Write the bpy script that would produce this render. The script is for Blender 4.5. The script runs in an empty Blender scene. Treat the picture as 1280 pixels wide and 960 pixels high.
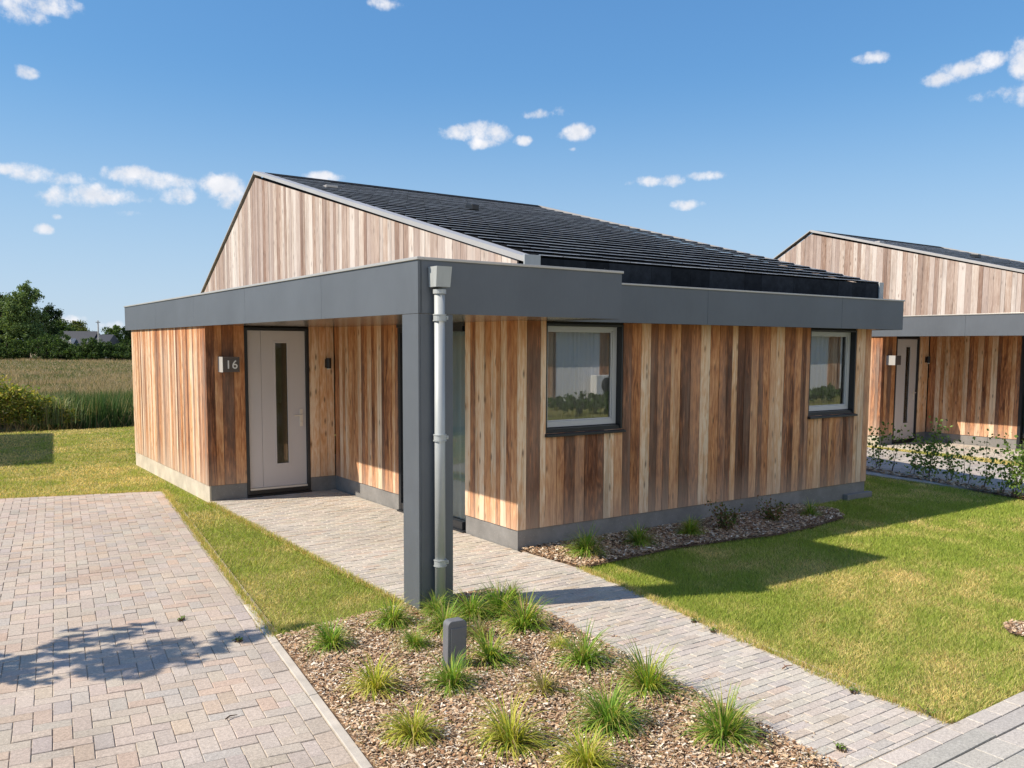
import bpy, math, random
import numpy as np
from mathutils import Vector, Matrix
R = math.radians
random.seed(7); rng = np.random.default_rng(11)
sc = bpy.context.scene
col = sc.collection

# ------------------------------------------------------------------ camera
F, CY, PITCH, ROLL, YAW = 1084.3, 529.75, R(5.10), R(-0.278), R(34.93)
CU, CV, CH = -4.969, -7.010, 2.05
ca, sa, ct, st = math.cos(YAW), math.sin(YAW), math.cos(PITCH), math.sin(PITCH)
XR = Vector((ca, -sa, 0)); FW = Vector((sa*ct, ca*ct, -st)); UPv = Vector((sa*st, ca*st, ct))
cr, sr = math.cos(ROLL), math.sin(ROLL)
CX = XR*cr - UPv*sr; CYv = XR*sr + UPv*cr
cam = bpy.data.cameras.new('camera'); co = bpy.data.objects.new('camera', cam); col.objects.link(co)
M = Matrix((CX, CYv, -FW)).transposed().to_4x4(); M.translation = Vector((CU, CV, CH)); co.matrix_world = M
cam.sensor_width = 36; cam.lens = F/1280*36; cam.shift_y = (CY-480)/1280
cam.clip_start = .05; cam.clip_end = 3000
sc.camera = co
def ray(px, py):
    return FW + CX*((px-640)/F) + CYv*(-(py-CY)/F)
def at(px, py, z=0.):
    d = ray(px, py); s = (z-CH)/d.z
    return Vector((CU, CV, CH)) + d*s
def far(px, depth):            # ground point at a horizontal distance along a bearing
    d = ray(px, 431); d.z = 0; h = Vector((sa, ca, 0))
    return Vector((CU, CV, 0)) + d*(depth/d.dot(h))

# ------------------------------------------------------------------ light
SUN_EL = R(43.5); SX, SY = -.9393, .3429
EXPOSURE = 1.02
w = bpy.data.worlds.new('World'); sc.world = w; w.use_nodes = True
nt = w.node_tree; nt.nodes.clear()
def N(tree, t, **kw):
    n = tree.nodes.new(t)
    for k, v in kw.items(): setattr(n, k, v)
    return n
sky = N(nt, 'ShaderNodeTexSky', sky_type='NISHITA', sun_disc=False)
sky.sun_elevation = SUN_EL; sky.sun_rotation = math.atan2(SX, SY) % (2*math.pi)
sky.air_density = 1.0; sky.dust_density = 0.0; sky.ozone_density = 4.0; sky.altitude = 0
hs = N(nt, 'ShaderNodeHueSaturation'); hs.inputs['Saturation'].default_value = 1.0; hs.inputs['Value'].default_value = 1.0
# soft shoulder on the sky radiance: c / (a + k c) per channel, so the horizon does not clip
sk1 = N(nt, 'ShaderNodeVectorMath', operation='MULTIPLY_ADD'); nt.links.new(sky.outputs[0], sk1.inputs[0]); sk1.inputs[1].default_value = (.158, .186, .163); sk1.inputs[2].default_value = (2.15, 1.22, .80)
sk2 = N(nt, 'ShaderNodeVectorMath', operation='DIVIDE'); nt.links.new(sky.outputs[0], sk2.inputs[0]); nt.links.new(sk1.outputs[0], sk2.inputs[1])
nt.links.new(sk2.outputs[0], hs.inputs['Color'])
tc = N(nt, 'ShaderNodeTexCoord')
nrm = N(nt, 'ShaderNodeVectorMath', operation='NORMALIZE'); nt.links.new(tc.outputs['Generated'], nrm.inputs[0])
wn = N(nt, 'ShaderNodeTexNoise'); wn.inputs['Scale'].default_value = 33; wn.inputs['Detail'].default_value = 9; wn.inputs['Roughness'].default_value = .62
nt.links.new(nrm.outputs[0], wn.inputs['Vector'])
CLOUDS = [(48,217,34,12,1),(82,222,24,10,1),(70,247,20,11,1),(98,243,34,13,1),(140,247,38,9,1),(165,218,26,9,1),(205,228,40,11,1),(222,243,22,13,.95),(275,232,24,14,1),(286,246,18,14,.8),
 (6,211,16,7,.9),(53,287,13,7,.8),(72,271,9,4,.5),(160,266,22,5,.5),(28,89,17,8,.6),(10,14,40,15,.75),(50,4,40,12,.7),(607,165,26,13,1),(572,168,26,9,.9),(603,178,20,8,.9),
 (704,141,16,7,.65),(670,143,22,6,.5),(718,165,22,10,.75),(655,176,13,6,.45),(716,187,6,3,.4),(815,226,18,6,.75),(838,226,20,7,.8),(883,220,24,6,.8),(857,256,19,6,.8),(784,229,11,5,.5),(403,221,22,6,.95),
 (1092,72,22,7,.5),(1172,98,24,10,.9),(1203,86,28,11,.95),(1236,74,24,10,.9),(1278,66,16,26,.9),(1232,121,22,9,.75),(1262,119,26,11,.75),(1290,123,24,10,.7),(148,410,32,9,.9),(485,4,26,8,.4),(90,400,30,6,.3)]
acc = None
def ramp_w(f):
    r = N(nt, 'ShaderNodeMix', data_type='RGBA'); nt.links.new(f, r.inputs['Factor']); r.inputs['A'].default_value = (2.5, 2.75, 3.2, 1); r.inputs['B'].default_value = (5.0, 4.8, 4.7, 1); return r.outputs['Result']
def math_n(tree, op, a, b=None, clamp=False):
    n = N(tree, 'ShaderNodeMath', operation=op); n.use_clamp = clamp
    for i, x in enumerate((a, b)):
        if x is None: continue
        if isinstance(x, (int, float)): n.inputs[i].default_value = x
        else: tree.links.new(x, n.inputs[i])
    return n.outputs[0]
for px, py, rx, ry, s in CLOUDS:
    d = ray(px, py); L0 = d.length; d.normalize()
    r_ = Vector((d.y, -d.x, 0)).normalized(); u_ = r_.cross(d)
    xs = []
    for vec, rad in ((r_, rx*1.15/F/L0), (u_, ry*1.2/F/L0)):
        n = N(nt, 'ShaderNodeVectorMath', operation='DOT_PRODUCT'); nt.links.new(nrm.outputs[0], n.inputs[0]); n.inputs[1].default_value = vec/rad
        xs.append(math_n(nt, 'MULTIPLY', n.outputs['Value'], n.outputs['Value']))
    q = math_n(nt, 'SUBTRACT', s, math_n(nt, 'ADD', xs[0], xs[1]))
    acc = q if acc is None else math_n(nt, 'MAXIMUM', acc, q)
nz = math_n(nt, 'MULTIPLY', math_n(nt, 'SUBTRACT', wn.outputs['Fac'], .53), 4.8)
fld = math_n(nt, 'ADD', acc, nz)
mr = N(nt, 'ShaderNodeMapRange', interpolation_type='SMOOTHSTEP'); nt.links.new(fld, mr.inputs[0]); mr.inputs[1].default_value = -.3; mr.inputs[2].default_value = 1.15; mr.inputs[3].default_value = 0; mr.inputs[4].default_value = .93
cut = N(nt, 'ShaderNodeMapRange'); nt.links.new(acc, cut.inputs[0]); cut.inputs[1].default_value = -1.3; cut.inputs[2].default_value = -.5
cm = math_n(nt, 'MULTIPLY', mr.outputs[0], cut.outputs[0])
mx = N(nt, 'ShaderNodeMix', data_type='RGBA'); nt.links.new(cm, mx.inputs['Factor'])
szw = N(nt, 'ShaderNodeSeparateXYZ'); nt.links.new(nrm.outputs[0], szw.inputs[0]); hz = N(nt, 'ShaderNodeMapRange', interpolation_type='SMOOTHSTEP'); nt.links.new(szw.outputs['Z'], hz.inputs[0])
hz.inputs[1].default_value = 0; hz.inputs[2].default_value = .30; hz.inputs[3].default_value = .55; hz.inputs[4].default_value = 0
hm = N(nt, 'ShaderNodeMix', data_type='RGBA'); nt.links.new(hz.outputs[0], hm.inputs['Factor']); nt.links.new(hs.outputs[0], hm.inputs['A']); hm.inputs['B'].default_value = (2.55, 3.0, 3.55, 1)
nt.links.new(hm.outputs['Result'], mx.inputs['A'])
gn = N(nt, 'ShaderNodeTexNoise'); gn.inputs['Scale'].default_value = 60; gn.inputs['Detail'].default_value = 4; nt.links.new(nrm.outputs[0], gn.inputs['Vector'])
nt.links.new(ramp_w(gn.outputs['Fac']), mx.inputs['B'])
# cloud bank added behind the camera as shade-side fill (seen only mirrored in glass)
bn = N(nt, 'ShaderNodeTexNoise'); bn.inputs['Scale'].default_value = 5; bn.inputs['Detail'].default_value = 7; nt.links.new(nrm.outputs[0], bn.inputs['Vector'])
bd = N(nt, 'ShaderNodeVectorMath', operation='DOT_PRODUCT'); nt.links.new(nrm.outputs[0], bd.inputs[0]); bd.inputs[1].default_value = Vector((.15, -.95, .20)).normalized()
bf = math_n(nt, 'ADD', math_n(nt, 'MULTIPLY', bd.outputs['Value'], 1.5), bn.outputs['Fac'])
bm = N(nt, 'ShaderNodeMapRange', interpolation_type='SMOOTHSTEP'); nt.links.new(bf, bm.inputs[0]); bm.inputs[1].default_value = 1.5; bm.inputs[2].default_value = 1.85; bm.inputs[4].default_value = .95
mx2 = N(nt, 'ShaderNodeMix', data_type='RGBA'); nt.links.new(bm.outputs[0], mx2.inputs['Factor']); nt.links.new(mx.outputs['Result'], mx2.inputs['A']); mx2.inputs['B'].default_value = (4.1, 3.95, 3.85, 1)
bg = N(nt, 'ShaderNodeBackground'); bg.inputs['Strength'].default_value = 0.118
nt.links.new(mx2.outputs['Result'], bg.inputs['Color'])
wo = N(nt, 'ShaderNodeOutputWorld'); nt.links.new(bg.outputs[0], wo.inputs[0])
sl = bpy.data.lights.new('sun', 'SUN'); sl.energy = 3.2; sl.angle = R(.5); sl.color = (1, .885, .73)
so = bpy.data.objects.new('sun', sl); col.objects.link(so)
sdir = Vector((SX*math.cos(SUN_EL), SY*math.cos(SUN_EL), math.sin(SUN_EL)))
so.rotation_euler = sdir.to_track_quat('Z', 'Y').to_euler(); so.location = (-30, 20, 30)
vs = sc.view_settings; vs.view_transform = 'Standard'; vs.look = 'None'; vs.gamma = 1; vs.use_curve_mapping = False; vs.exposure = EXPOSURE
sc.cycles.max_bounces = 7; sc.cycles.diffuse_bounces = 4; sc.cycles.glossy_bounces = 4; sc.cycles.transparent_max_bounces = 12

# ------------------------------------------------------------------ materials
def new_mat(name):
    m = bpy.data.materials.new(name); m.use_nodes = True
    t = m.node_tree; t.nodes.clear()
    o = N(t, 'ShaderNodeOutputMaterial'); b = N(t, 'ShaderNodeBsdfPrincipled'); t.links.new(b.outputs[0], o.inputs[0])
    return m, t, b, o
def noise(t, scale, detail=4, rough=.55, vec=None):
    n = N(t, 'ShaderNodeTexNoise'); n.inputs['Scale'].default_value = scale; n.inputs['Detail'].default_value = detail; n.inputs['Roughness'].default_value = rough
    if vec is not None: t.links.new(vec, n.inputs['Vector'])
    return n
def ramp(t, fac, stops):
    r = N(t, 'ShaderNodeValToRGB'); e = r.color_ramp.elements
    while len(e) < len(stops): e.new(.5)
    for k, (p, c) in enumerate(stops): e[k].position = p; e[k].color = (c[0], c[1], c[2], 1)
    t.links.new(fac, r.inputs[0]); return r.outputs[0]
def mixc(t, fac, a, b, mode='MIX'):
    n = N(t, 'ShaderNodeMix', data_type='RGBA', blend_type=mode)
    for s, x in (('Factor', fac), ('A', a), ('B', b)):
        if isinstance(x, (int, float)): n.inputs[s].default_value = x
        elif isinstance(x, tuple): n.inputs[s].default_value = (x[0], x[1], x[2], 1)
        else: t.links.new(x, n.inputs[s])
    return n.outputs['Result']
def bump(t, b, h, strength=.3, dist=.01):
    n = N(t, 'ShaderNodeBump'); n.inputs['Strength'].default_value = strength; n.inputs['Distance'].default_value = dist
    t.links.new(h, n.inputs['Height']); t.links.new(n.outputs[0], b.inputs['Normal'])
def objco(t):
    return N(t, 'ShaderNodeTexCoord').outputs['Object']
def scaled(t, v, s):
    m = N(t, 'ShaderNodeMapping'); m.inputs['Scale'].default_value = s; t.links.new(v, m.inputs['Vector']); return m.outputs[0]
def metal_paint(name, c, rough=.4, var=.12, metallic=0., spec=.5):
    m, t, b, o = new_mat(name); v = objco(t)
    n = noise(t, 1.3, 5, .6, v); n2 = noise(t, 45, 3, .6, scaled(t, v, (1, 1, .12)))
    f = math_n(t, 'ADD', math_n(t, 'MULTIPLY', n.outputs['Fac'], .7), math_n(t, 'MULTIPLY', n2.outputs['Fac'], .3))
    cc = ramp(t, f, [(.3, [x*(1-var) for x in c]), (.7, [min(1, x*(1+var)) for x in c])])
    t.links.new(cc, b.inputs['Base Color']); b.inputs['Metallic'].default_value = metallic; b.inputs['Specular IOR Level'].default_value = spec
    t.links.new(math_n(t, 'ADD', math_n(t, 'MULTIPLY', n2.outputs['Fac'], .18), rough-.09), b.inputs['Roughness'])
    bump(t, b, n.outputs['Fac'], .12, .02)
    return m
def wood_mat(name, stops, weather, streak=.5, eaves=False):
    m, t, b, o = new_mat(name); v = objco(t)
    at_ = N(t, 'ShaderNodeAttribute', attribute_name='bcol'); sep = N(t, 'ShaderNodeSeparateColor'); t.links.new(at_.outputs['Color'], sep.inputs[0])
    off = N(t, 'ShaderNodeVectorMath', operation='SCALE'); off.inputs[0].default_value = (13, 7, 31); t.links.new(sep.outputs['Green'], off.inputs['Scale'])
    va = N(t, 'ShaderNodeVectorMath', operation='ADD'); t.links.new(v, va.inputs[0]); t.links.new(off.outputs[0], va.inputs[1])
    # cathedral grain : warped bands running up the board
    wv = noise(t, 1.0, 4, .55, scaled(t, va.outputs[0], (7, 7, .9)))
    bands = math_n(t, 'FRACT', math_n(t, 'MULTIPLY', wv.outputs['Fac'], 9.))
    bands = math_n(t, 'ABSOLUTE', math_n(t, 'SUBTRACT', bands, .5))
    fine = noise(t, 1.0, 5, .7, scaled(t, va.outputs[0], (150, 150, 3.)))
    big = noise(t, 1.0, 4, .6, scaled(t, va.outputs[0], (5, 5, .9)))
    tone = math_n(t, 'ADD', sep.outputs['Red'], math_n(t, 'MULTIPLY', math_n(t, 'SUBTRACT', big.outputs['Fac'], .5), streak))
    mot = noise(t, 1.0, 3, .6, scaled(t, va.outputs[0], (26, 26, 7)))
    tone = math_n(t, 'ADD', tone, math_n(t, 'MULTIPLY', math_n(t, 'SUBTRACT', mot.outputs['Fac'], .5), .45))
    tone = math_n(t, 'ADD', tone, math_n(t, 'MULTIPLY', math_n(t, 'SUBTRACT', bands, .25), .42))
    tone = math_n(t, 'ADD', tone, math_n(t, 'MULTIPLY', math_n(t, 'SUBTRACT', fine.outputs['Fac'], .5), .55), clamp=True)
    c = ramp(t, tone, stops)
    dr_ = noise(t, 1.0, 5, .6, scaled(t, v, (9, 9, .45))); c = mixc(t, 1., c, ramp(t, dr_.outputs['Fac'], [(.32, (.62, .60, .58)), (.48, (1, 1, 1)), (.7, (1.08, 1.06, 1.05))]), 'MULTIPLY')
    # knots
    vk = N(t, 'ShaderNodeTexVoronoi', voronoi_dimensions='2D'); vk.inputs['Scale'].default_value = 1
    kx = N(t, 'ShaderNodeSeparateXYZ'); t.links.new(va.outputs[0], kx.inputs[0]); kc = N(t, 'ShaderNodeCombineXYZ')
    t.links.new(math_n(t, 'MULTIPLY', math_n(t, 'ADD', kx.outputs['X'], kx.outputs['Y']), 11.), kc.inputs['X']); t.links.new(math_n(t, 'MULTIPLY', kx.outputs['Z'], 3.4), kc.inputs['Y']); t.links.new(kc.outputs[0], vk.inputs['Vector'])
    ks = N(t, 'ShaderNodeSeparateColor'); t.links.new(vk.outputs['Color'], ks.inputs[0])
    kn = N(t, 'ShaderNodeMapRange'); t.links.new(vk.outputs['Distance'], kn.inputs[0]); kn.inputs[1].default_value = .05; kn.inputs[2].default_value = .19; kn.inputs[3].default_value = 1; kn.inputs[4].default_value = 0
    kf = math_n(t, 'MULTIPLY', kn.outputs[0], math_n(t, 'GREATER_THAN', ks.outputs['Red'], .74))
    c = mixc(t, math_n(t, 'MULTIPLY', kf, .75), c, (.07, .032, .014))
    # grey weathering, stronger low down and on exposed boards (a property of the timber)
    wn_ = noise(t, 1.0, 4, .6, scaled(t, va.outputs[0], (10, 10, .8)))
    wf = math_n(t, 'MULTIPLY', math_n(t, 'ADD', sep.outputs['Blue'], math_n(t, 'MULTIPLY', math_n(t, 'SUBTRACT', wn_.outputs['Fac'], .5), .7)), 1., clamp=True)
    if eaves:    # boards stay orange where the eaves keep the rain off
        sz = N(t, 'ShaderNodeSeparateXYZ'); t.links.new(v, sz.inputs[0]); ev = N(t, 'ShaderNodeMapRange')
        t.links.new(math_n(t, 'ADD', sz.outputs['Z'], math_n(t, 'MULTIPLY', wn_.outputs['Fac'], .5)), ev.inputs[0]); ev.inputs[1].default_value = 2.15; ev.inputs[2].default_value = 2.55; ev.inputs[3].default_value = 1; ev.inputs[4].default_value = 0
        wf = math_n(t, 'MULTIPLY', wf, ev.outputs[0])
        sp = N(t, 'ShaderNodeMapRange'); t.links.new(math_n(t, 'ADD', sz.outputs['Z'], math_n(t, 'MULTIPLY', wn_.outputs['Fac'], .5)), sp.inputs[0]); sp.inputs[1].default_value = .42; sp.inputs[2].default_value = .85; sp.inputs[3].default_value = .38; sp.inputs[4].default_value = 0
        wf = math_n(t, 'ADD', wf, sp.outputs[0], clamp=True)
        c = mixc(t, math_n(t, 'MULTIPLY', math_n(t, 'SUBTRACT', 1., ev.outputs[0]), .35), c, (.52, .19, .055))
    c = mixc(t, wf, c, mixc(t, fine.outputs['Fac'], tuple(x*.72 for x in weather), tuple(min(1, x*1.2) for x in weather)))
    dk = N(t, 'ShaderNodeMapRange'); t.links.new(fine.outputs['Fac'], dk.inputs[0]); dk.inputs[1].default_value = .28; dk.inputs[2].default_value = .42; dk.inputs[3].default_value = .55; dk.inputs[4].default_value = 0
    c = mixc(t, dk.outputs[0], c, (.06, .03, .016))
    t.links.new(c, b.inputs['Base Color']); b.inputs['Roughness'].default_value = .62; b.inputs['Specular IOR Level'].default_value = .3
    bump(t, b, math_n(t, 'ADD', fine.outputs['Fac'], math_n(t, 'MULTIPLY', bands, .5)), .35, .002)
    return m
WSTOPS = [(0, (.085, .032, .016)), (.2, (.19, .072, .034)), (.42, (.46, .19, .075)), (.64, (.64, .335, .155)), (.84, (.74, .48, .29)), (1, (.84, .66, .48))]
GSTOPS = [(0, (.20, .11, .07)), (.25, (.31, .20, .145)), (.5, (.45, .34, .27)), (.75, (.57, .48, .41)), (1, (.72, .66, .60))]
MT = {}
MT['wood'] = wood_mat('cedar_cladding', WSTOPS, (.60, .46, .36), .85, True)
MT['woodg'] = wood_mat('weathered_cedar', GSTOPS, (.53, .46, .43), .7)
MT['fascia'] = metal_paint('anthracite_panel', (.125, .142, .165), .56, .12, .3, spec=.5)
MT['cap'] = metal_paint('aluminium_trim', (.50, .48, .45), .35, .08, .4)
MT['verge'] = metal_paint('verge_aluminium', (.50, .48, .46), .4, .08, .3)
MT['soffit'] = metal_paint('soffit_panel', (.30, .27, .24), .2, .05, .55)
MT['frame'] = metal_paint('dark_frame', (.018, .021, .026), .38, .1)
MT['sash'] = metal_paint('light_grey_sash', (.50, .52, .55), .35, .03)
MT['zinc'] = metal_paint('zinc', (.42, .45, .46), .55, .14, .25)
MT['doorleaf'] = metal_paint('pale_grey_door', (.56, .525, .525), .42, .03)
MT['panel'] = metal_paint('white_panel', (.88, .88, .88), .5, .02)
MT['black'] = metal_paint('black_plastic', (.012, .012, .014), .35, .1)
MT['plate'] = metal_paint('sign_plate', (.50, .49, .47), .45, .08, .2)
MT['signdark'] = metal_paint('sign_dark', (.10, .085, .08), .5, .1)
MT['white'] = metal_paint('white_paint', (.80, .80, .78), .5, .03)
MT['steel'] = metal_paint('brushed_steel', (.74, .68, .60), .38, .05, .15)
MT['boxgrey'] = metal_paint('grey_meter_plastic', (.15, .155, .17), .6, .12)
MT['core'] = metal_paint('breather_membrane', (.012, .011, .010), .9, .1)
MT['inside'] = metal_paint('interior_plaster', (.62, .60, .56), .9, .03)
MT['intfloor'] = metal_paint('interior_floor', (.25, .17, .11), .5, .1)
def concrete(name, c, speck=.25):
    m, t, b, o = new_mat(name); v = objco(t)
    n = noise(t, 3., 8, .65, v); n2 = noise(t, 60, 5, .6, v)
    cc = ramp(t, n.outputs['Fac'], [(.3, [x*.78 for x in c]), (.5, c), (.72, [min(1, x*1.28) for x in c])])
    sp = N(t, 'ShaderNodeMapRange'); t.links.new(n2.outputs['Fac'], sp.inputs[0]); sp.inputs[1].default_value = .62; sp.inputs[2].default_value = .7; sp.inputs[4].default_value = speck
    cc = mixc(t, sp.outputs[0], cc, (.6, .57, .52))
    t.links.new(cc, b.inputs['Base Color']); b.inputs['Roughness'].default_value = .9; bump(t, b, n2.outputs['Fac'], .3, .004)
    return m
MT['plinth'] = concrete('plinth_concrete', (.21, .205, .20), .35)
MT['plinthsand'] = concrete('plinth_sandy', (.55, .49, .40), .2)
MT['kerb'] = concrete('kerb_concrete', (.50, .46, .40), .2)
def attr_mat(name, rough=.85, translucent=0., nscale=0., spec=.3, bumpk=0., mult=(1, 1, 1)):
    m, t, b, o = new_mat(name)
    a = N(t, 'ShaderNodeAttribute', attribute_name='bcol'); c = a.outputs['Color']
    if nscale:
        v = objco(t); n = noise(t, nscale, 6, .65, v)
        c = mixc(t, 1., c, ramp(t, n.outputs['Fac'], [(.25, (.72, .72, .72)), (.75, (1.25, 1.25, 1.25))]), 'MULTIPLY')
        if bumpk: bump(t, b, n.outputs['Fac'], bumpk, .004)
        if nscale == 55:    # dusty traffic stains over several blocks
            lo = noise(t, 1.1, 6, .62, v); c = mixc(t, 1., c, ramp(t, lo.outputs['Fac'], [(.3, (.84, .83, .82)), (.55, (1.02, 1.02, 1.02)), (.75, (1.10, 1.08, 1.05))]), 'MULTIPLY')
            sp2 = noise(t, 170, 2, .5, v); c = mixc(t, .5, c, ramp(t, sp2.outputs['Fac'], [(.35, (.7, .7, .7)), (.65, (1.25, 1.25, 1.25))]), 'MULTIPLY')
    t.links.new(c, b.inputs['Base Color']); b.inputs['Roughness'].default_value = rough; b.inputs['Specular IOR Level'].default_value = spec
    if translucent:
        tr = N(t, 'ShaderNodeBsdfTranslucent'); t.links.new(mixc(t, 1., c, (1.25, 1.2, .6), 'MULTIPLY'), tr.inputs['Color'])
        mxs = N(t, 'ShaderNodeMixShader'); mxs.inputs[0].default_value = translucent
        t.links.new(b.outputs[0], mxs.inputs[1]); t.links.new(tr.outputs[0], mxs.inputs[2]); t.links.new(mxs.outputs[0], o.inputs[0])
    return m
MT['paver'] = attr_mat('clay_pavers', .85, 0, 55, .3, .35)
MT['leaf'] = attr_mat('foliage', .6, .35, 0, .25)
MT['grassblade'] = attr_mat('grass_blades', .7, .3, 0, .15)
MT['chips'] = attr_mat('wood_chips', .85, 0, 90, .2)
MT['bark'] = attr_mat('bark', .9, 0, 20, .2, .5)
# roof tiles
def tile_mat():
    m, t, b, o = new_mat('slate_tiles'); v = objco(t)
    a = N(t, 'ShaderNodeAttribute', attribute_name='bcol'); n = noise(t, 9, 6, .7, v)
    c = mixc(t, 1., a.outputs['Color'], ramp(t, n.outputs['Fac'], [(.3, (.7, .7, .7)), (.7, (1.35, 1.35, 1.35))]), 'MULTIPLY')
    n2 = noise(t, 30, 3, .6, v); sp = N(t, 'ShaderNodeMapRange'); t.links.new(n2.outputs['Fac'], sp.inputs[0]); sp.inputs[1].default_value = .70; sp.inputs[2].default_value = .74; sp.inputs[4].default_value = .35
    c = mixc(t, sp.outputs[0], c, (.35, .36, .37))
    t.links.new(c, b.inputs['Base Color']); b.inputs['Roughness'].default_value = .9; b.inputs['Specular IOR Level'].default_value = .02
    return m
MT['tile'] = tile_mat()
def glass_mat(name='window_glass', ior=3.0, tint=(.93, .95, .94)):
    m, t, b, o = new_mat(name); t.nodes.remove(b)
    g = N(t, 'ShaderNodeBsdfGlossy'); g.inputs['Roughness'].default_value = .0; g.inputs['Color'].default_value = (.95, .97, 1, 1)
    tr = N(t, 'ShaderNodeBsdfTransparent'); tr.inputs['Color'].default_value = (*tint, 1)
    fr = N(t, 'ShaderNodeFresnel'); fr.inputs['IOR'].default_value = ior
    ms = N(t, 'ShaderNodeMixShader'); t.links.new(fr.outputs[0], ms.inputs[0]); t.links.new(tr.outputs[0], ms.inputs[1]); t.links.new(g.outputs[0], ms.inputs[2]); t.links.new(ms.outputs[0], o.inputs[0])
    return m
MT['glass'] = glass_mat()
MT['frosted'] = metal_paint('frosted_glass', (.36, .34, .28), .5, .2)
MT['porchglass'] = glass_mat('porch_glass', 1.75, (.85, .92, .88))
MT['doorglass'] = glass_mat('door_glass', 1.6, (.72, .70, .64))
m, t, b, o = new_mat('curtain_fabric'); b.inputs['Base Color'].default_value = (.93, .93, .92, 1); b.inputs['Roughness'].default_value = .9
bump(t, b, noise(t, 400, 2, .5, objco(t)).outputs['Fac'], .1, .001)
tr = N(t, 'ShaderNodeBsdfTranslucent'); tr.inputs['Color'].default_value = (.8, .8, .78, 1); ms = N(t, 'ShaderNodeMixShader'); ms.inputs[0].default_value = .35
t.links.new(b.outputs[0], ms.inputs[1]); t.links.new(tr.outputs[0], ms.inputs[2]); t.links.new(ms.outputs[0], o.inputs[0]); MT['curtain'] = m
# lawn patch field (shared by blades and soil): sum of sines, cheap & deterministic
PH = [(rng.uniform(.25, .7), rng.uniform(.2, .6), rng.uniform(0, 6.3)) for _ in range(4)] + [(rng.uniform(1, 2.6)*random.choice((-1, 1)), rng.uniform(1, 2.4), rng.uniform(0, 6.3)) for _ in range(7)] + [(rng.uniform(4, 9)*random.choice((-1, 1)), rng.uniform(4, 9), rng.uniform(0, 6.3)) for _ in range(8)]
def patch(x, y):
    s = 0
    for k, (a, b_, p) in enumerate(PH): s = s + np.sin(a*x+b_*y+p+1.3*np.sin(.7*a*y-.5*b_*x))*(1. if k < 4 else .75 if k < 11 else .55)
    return np.clip(.5+s/9., 0, 1)
def ground_mat():
    m, t, b, o = new_mat('ground'); v = objco(t)
    sp = N(t, 'ShaderNodeSeparateXYZ'); t.links.new(v, sp.inputs[0])
    n = noise(t, .9, 7, .65, v); n2 = noise(t, 28, 6, .7, v)
    lawn = ramp(t, n.outputs['Fac'], [(.3, (.15, .19, .045)), (.5, (.25, .24, .07)), (.68, (.36, .30, .13))])
    nf = noise(t, .35, 9, .7, scaled(t, v, (.5, 1.6, 1)))
    field = ramp(t, nf.outputs['Fac'], [(.3, (.12, .11, .05)), (.48, (.24, .19, .115)), (.66, (.34, .27, .175))])
    mk = math_n(t, 'GREATER_THAN', sp.outputs['Y'], 19.6)
    c = mixc(t, mk, lawn, field)
    c = mixc(t, 1., c, ramp(t, n2.outputs['Fac'], [(.3, (.55, .55, .55)), (.7, (1.3, 1.3, 1.3))]), 'MULTIPLY')
    t.links.new(c, b.inputs['Base Color']); b.inputs['Roughness'].default_value = .95; b.inputs['Specular IOR Level'].default_value = .1
    bump(t, b, n2.outputs['Fac'], .8, .02); return m
MT['ground'] = ground_mat()
def speck_mat(name, stops, sc1=40, bumpd=.01):
    m, t, b, o = new_mat(name); v = objco(t)
    vo = N(t, 'ShaderNodeTexVoronoi'); vo.inputs['Scale'].default_value = sc1; t.links.new(v, vo.inputs['Vector'])
    s = N(t, 'ShaderNodeSeparateColor'); t.links.new(vo.outputs['Color'], s.inputs[0]); n = noise(t, 3, 6, .7, v)
    c = mixc(t, 1., ramp(t, s.outputs['Red'], stops), ramp(t, n.outputs['Fac'], [(.3, (.75, .75, .75)), (.7, (1.2, 1.2, 1.2))]), 'MULTIPLY')
    t.links.new(c, b.inputs['Base Color']); b.inputs['Roughness'].default_value = .95; bump(t, b, s.outputs['Green'], .8, bumpd); return m
MT['mulch'] = speck_mat('mulch_soil', [(0, (.07, .04, .024)), (.5, (.20, .125, .075)), (1, (.40, .29, .19))], 45)
MT['spilt'] = speck_mat('spilt_sand', [(0, (.30, .20, .11)), (.5, (.46, .34, .21)), (1, (.58, .46, .31))], 200, .003)
MT['sand'] = speck_mat('joint_sand', [(0, (.34, .29, .22)), (.5, (.44, .38, .30)), (1, (.54, .48, .39))], 300, .002)
m, t, b, o = new_mat('ditch_water'); b.inputs['Base Color'].default_value = (.02, .022, .012, 1); b.inputs['Roughness'].default_value = .06
bump(t, b, noise(t, 3, 3, .5, objco(t)).outputs['Fac'], .1, .02); MT['water'] = m

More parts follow.
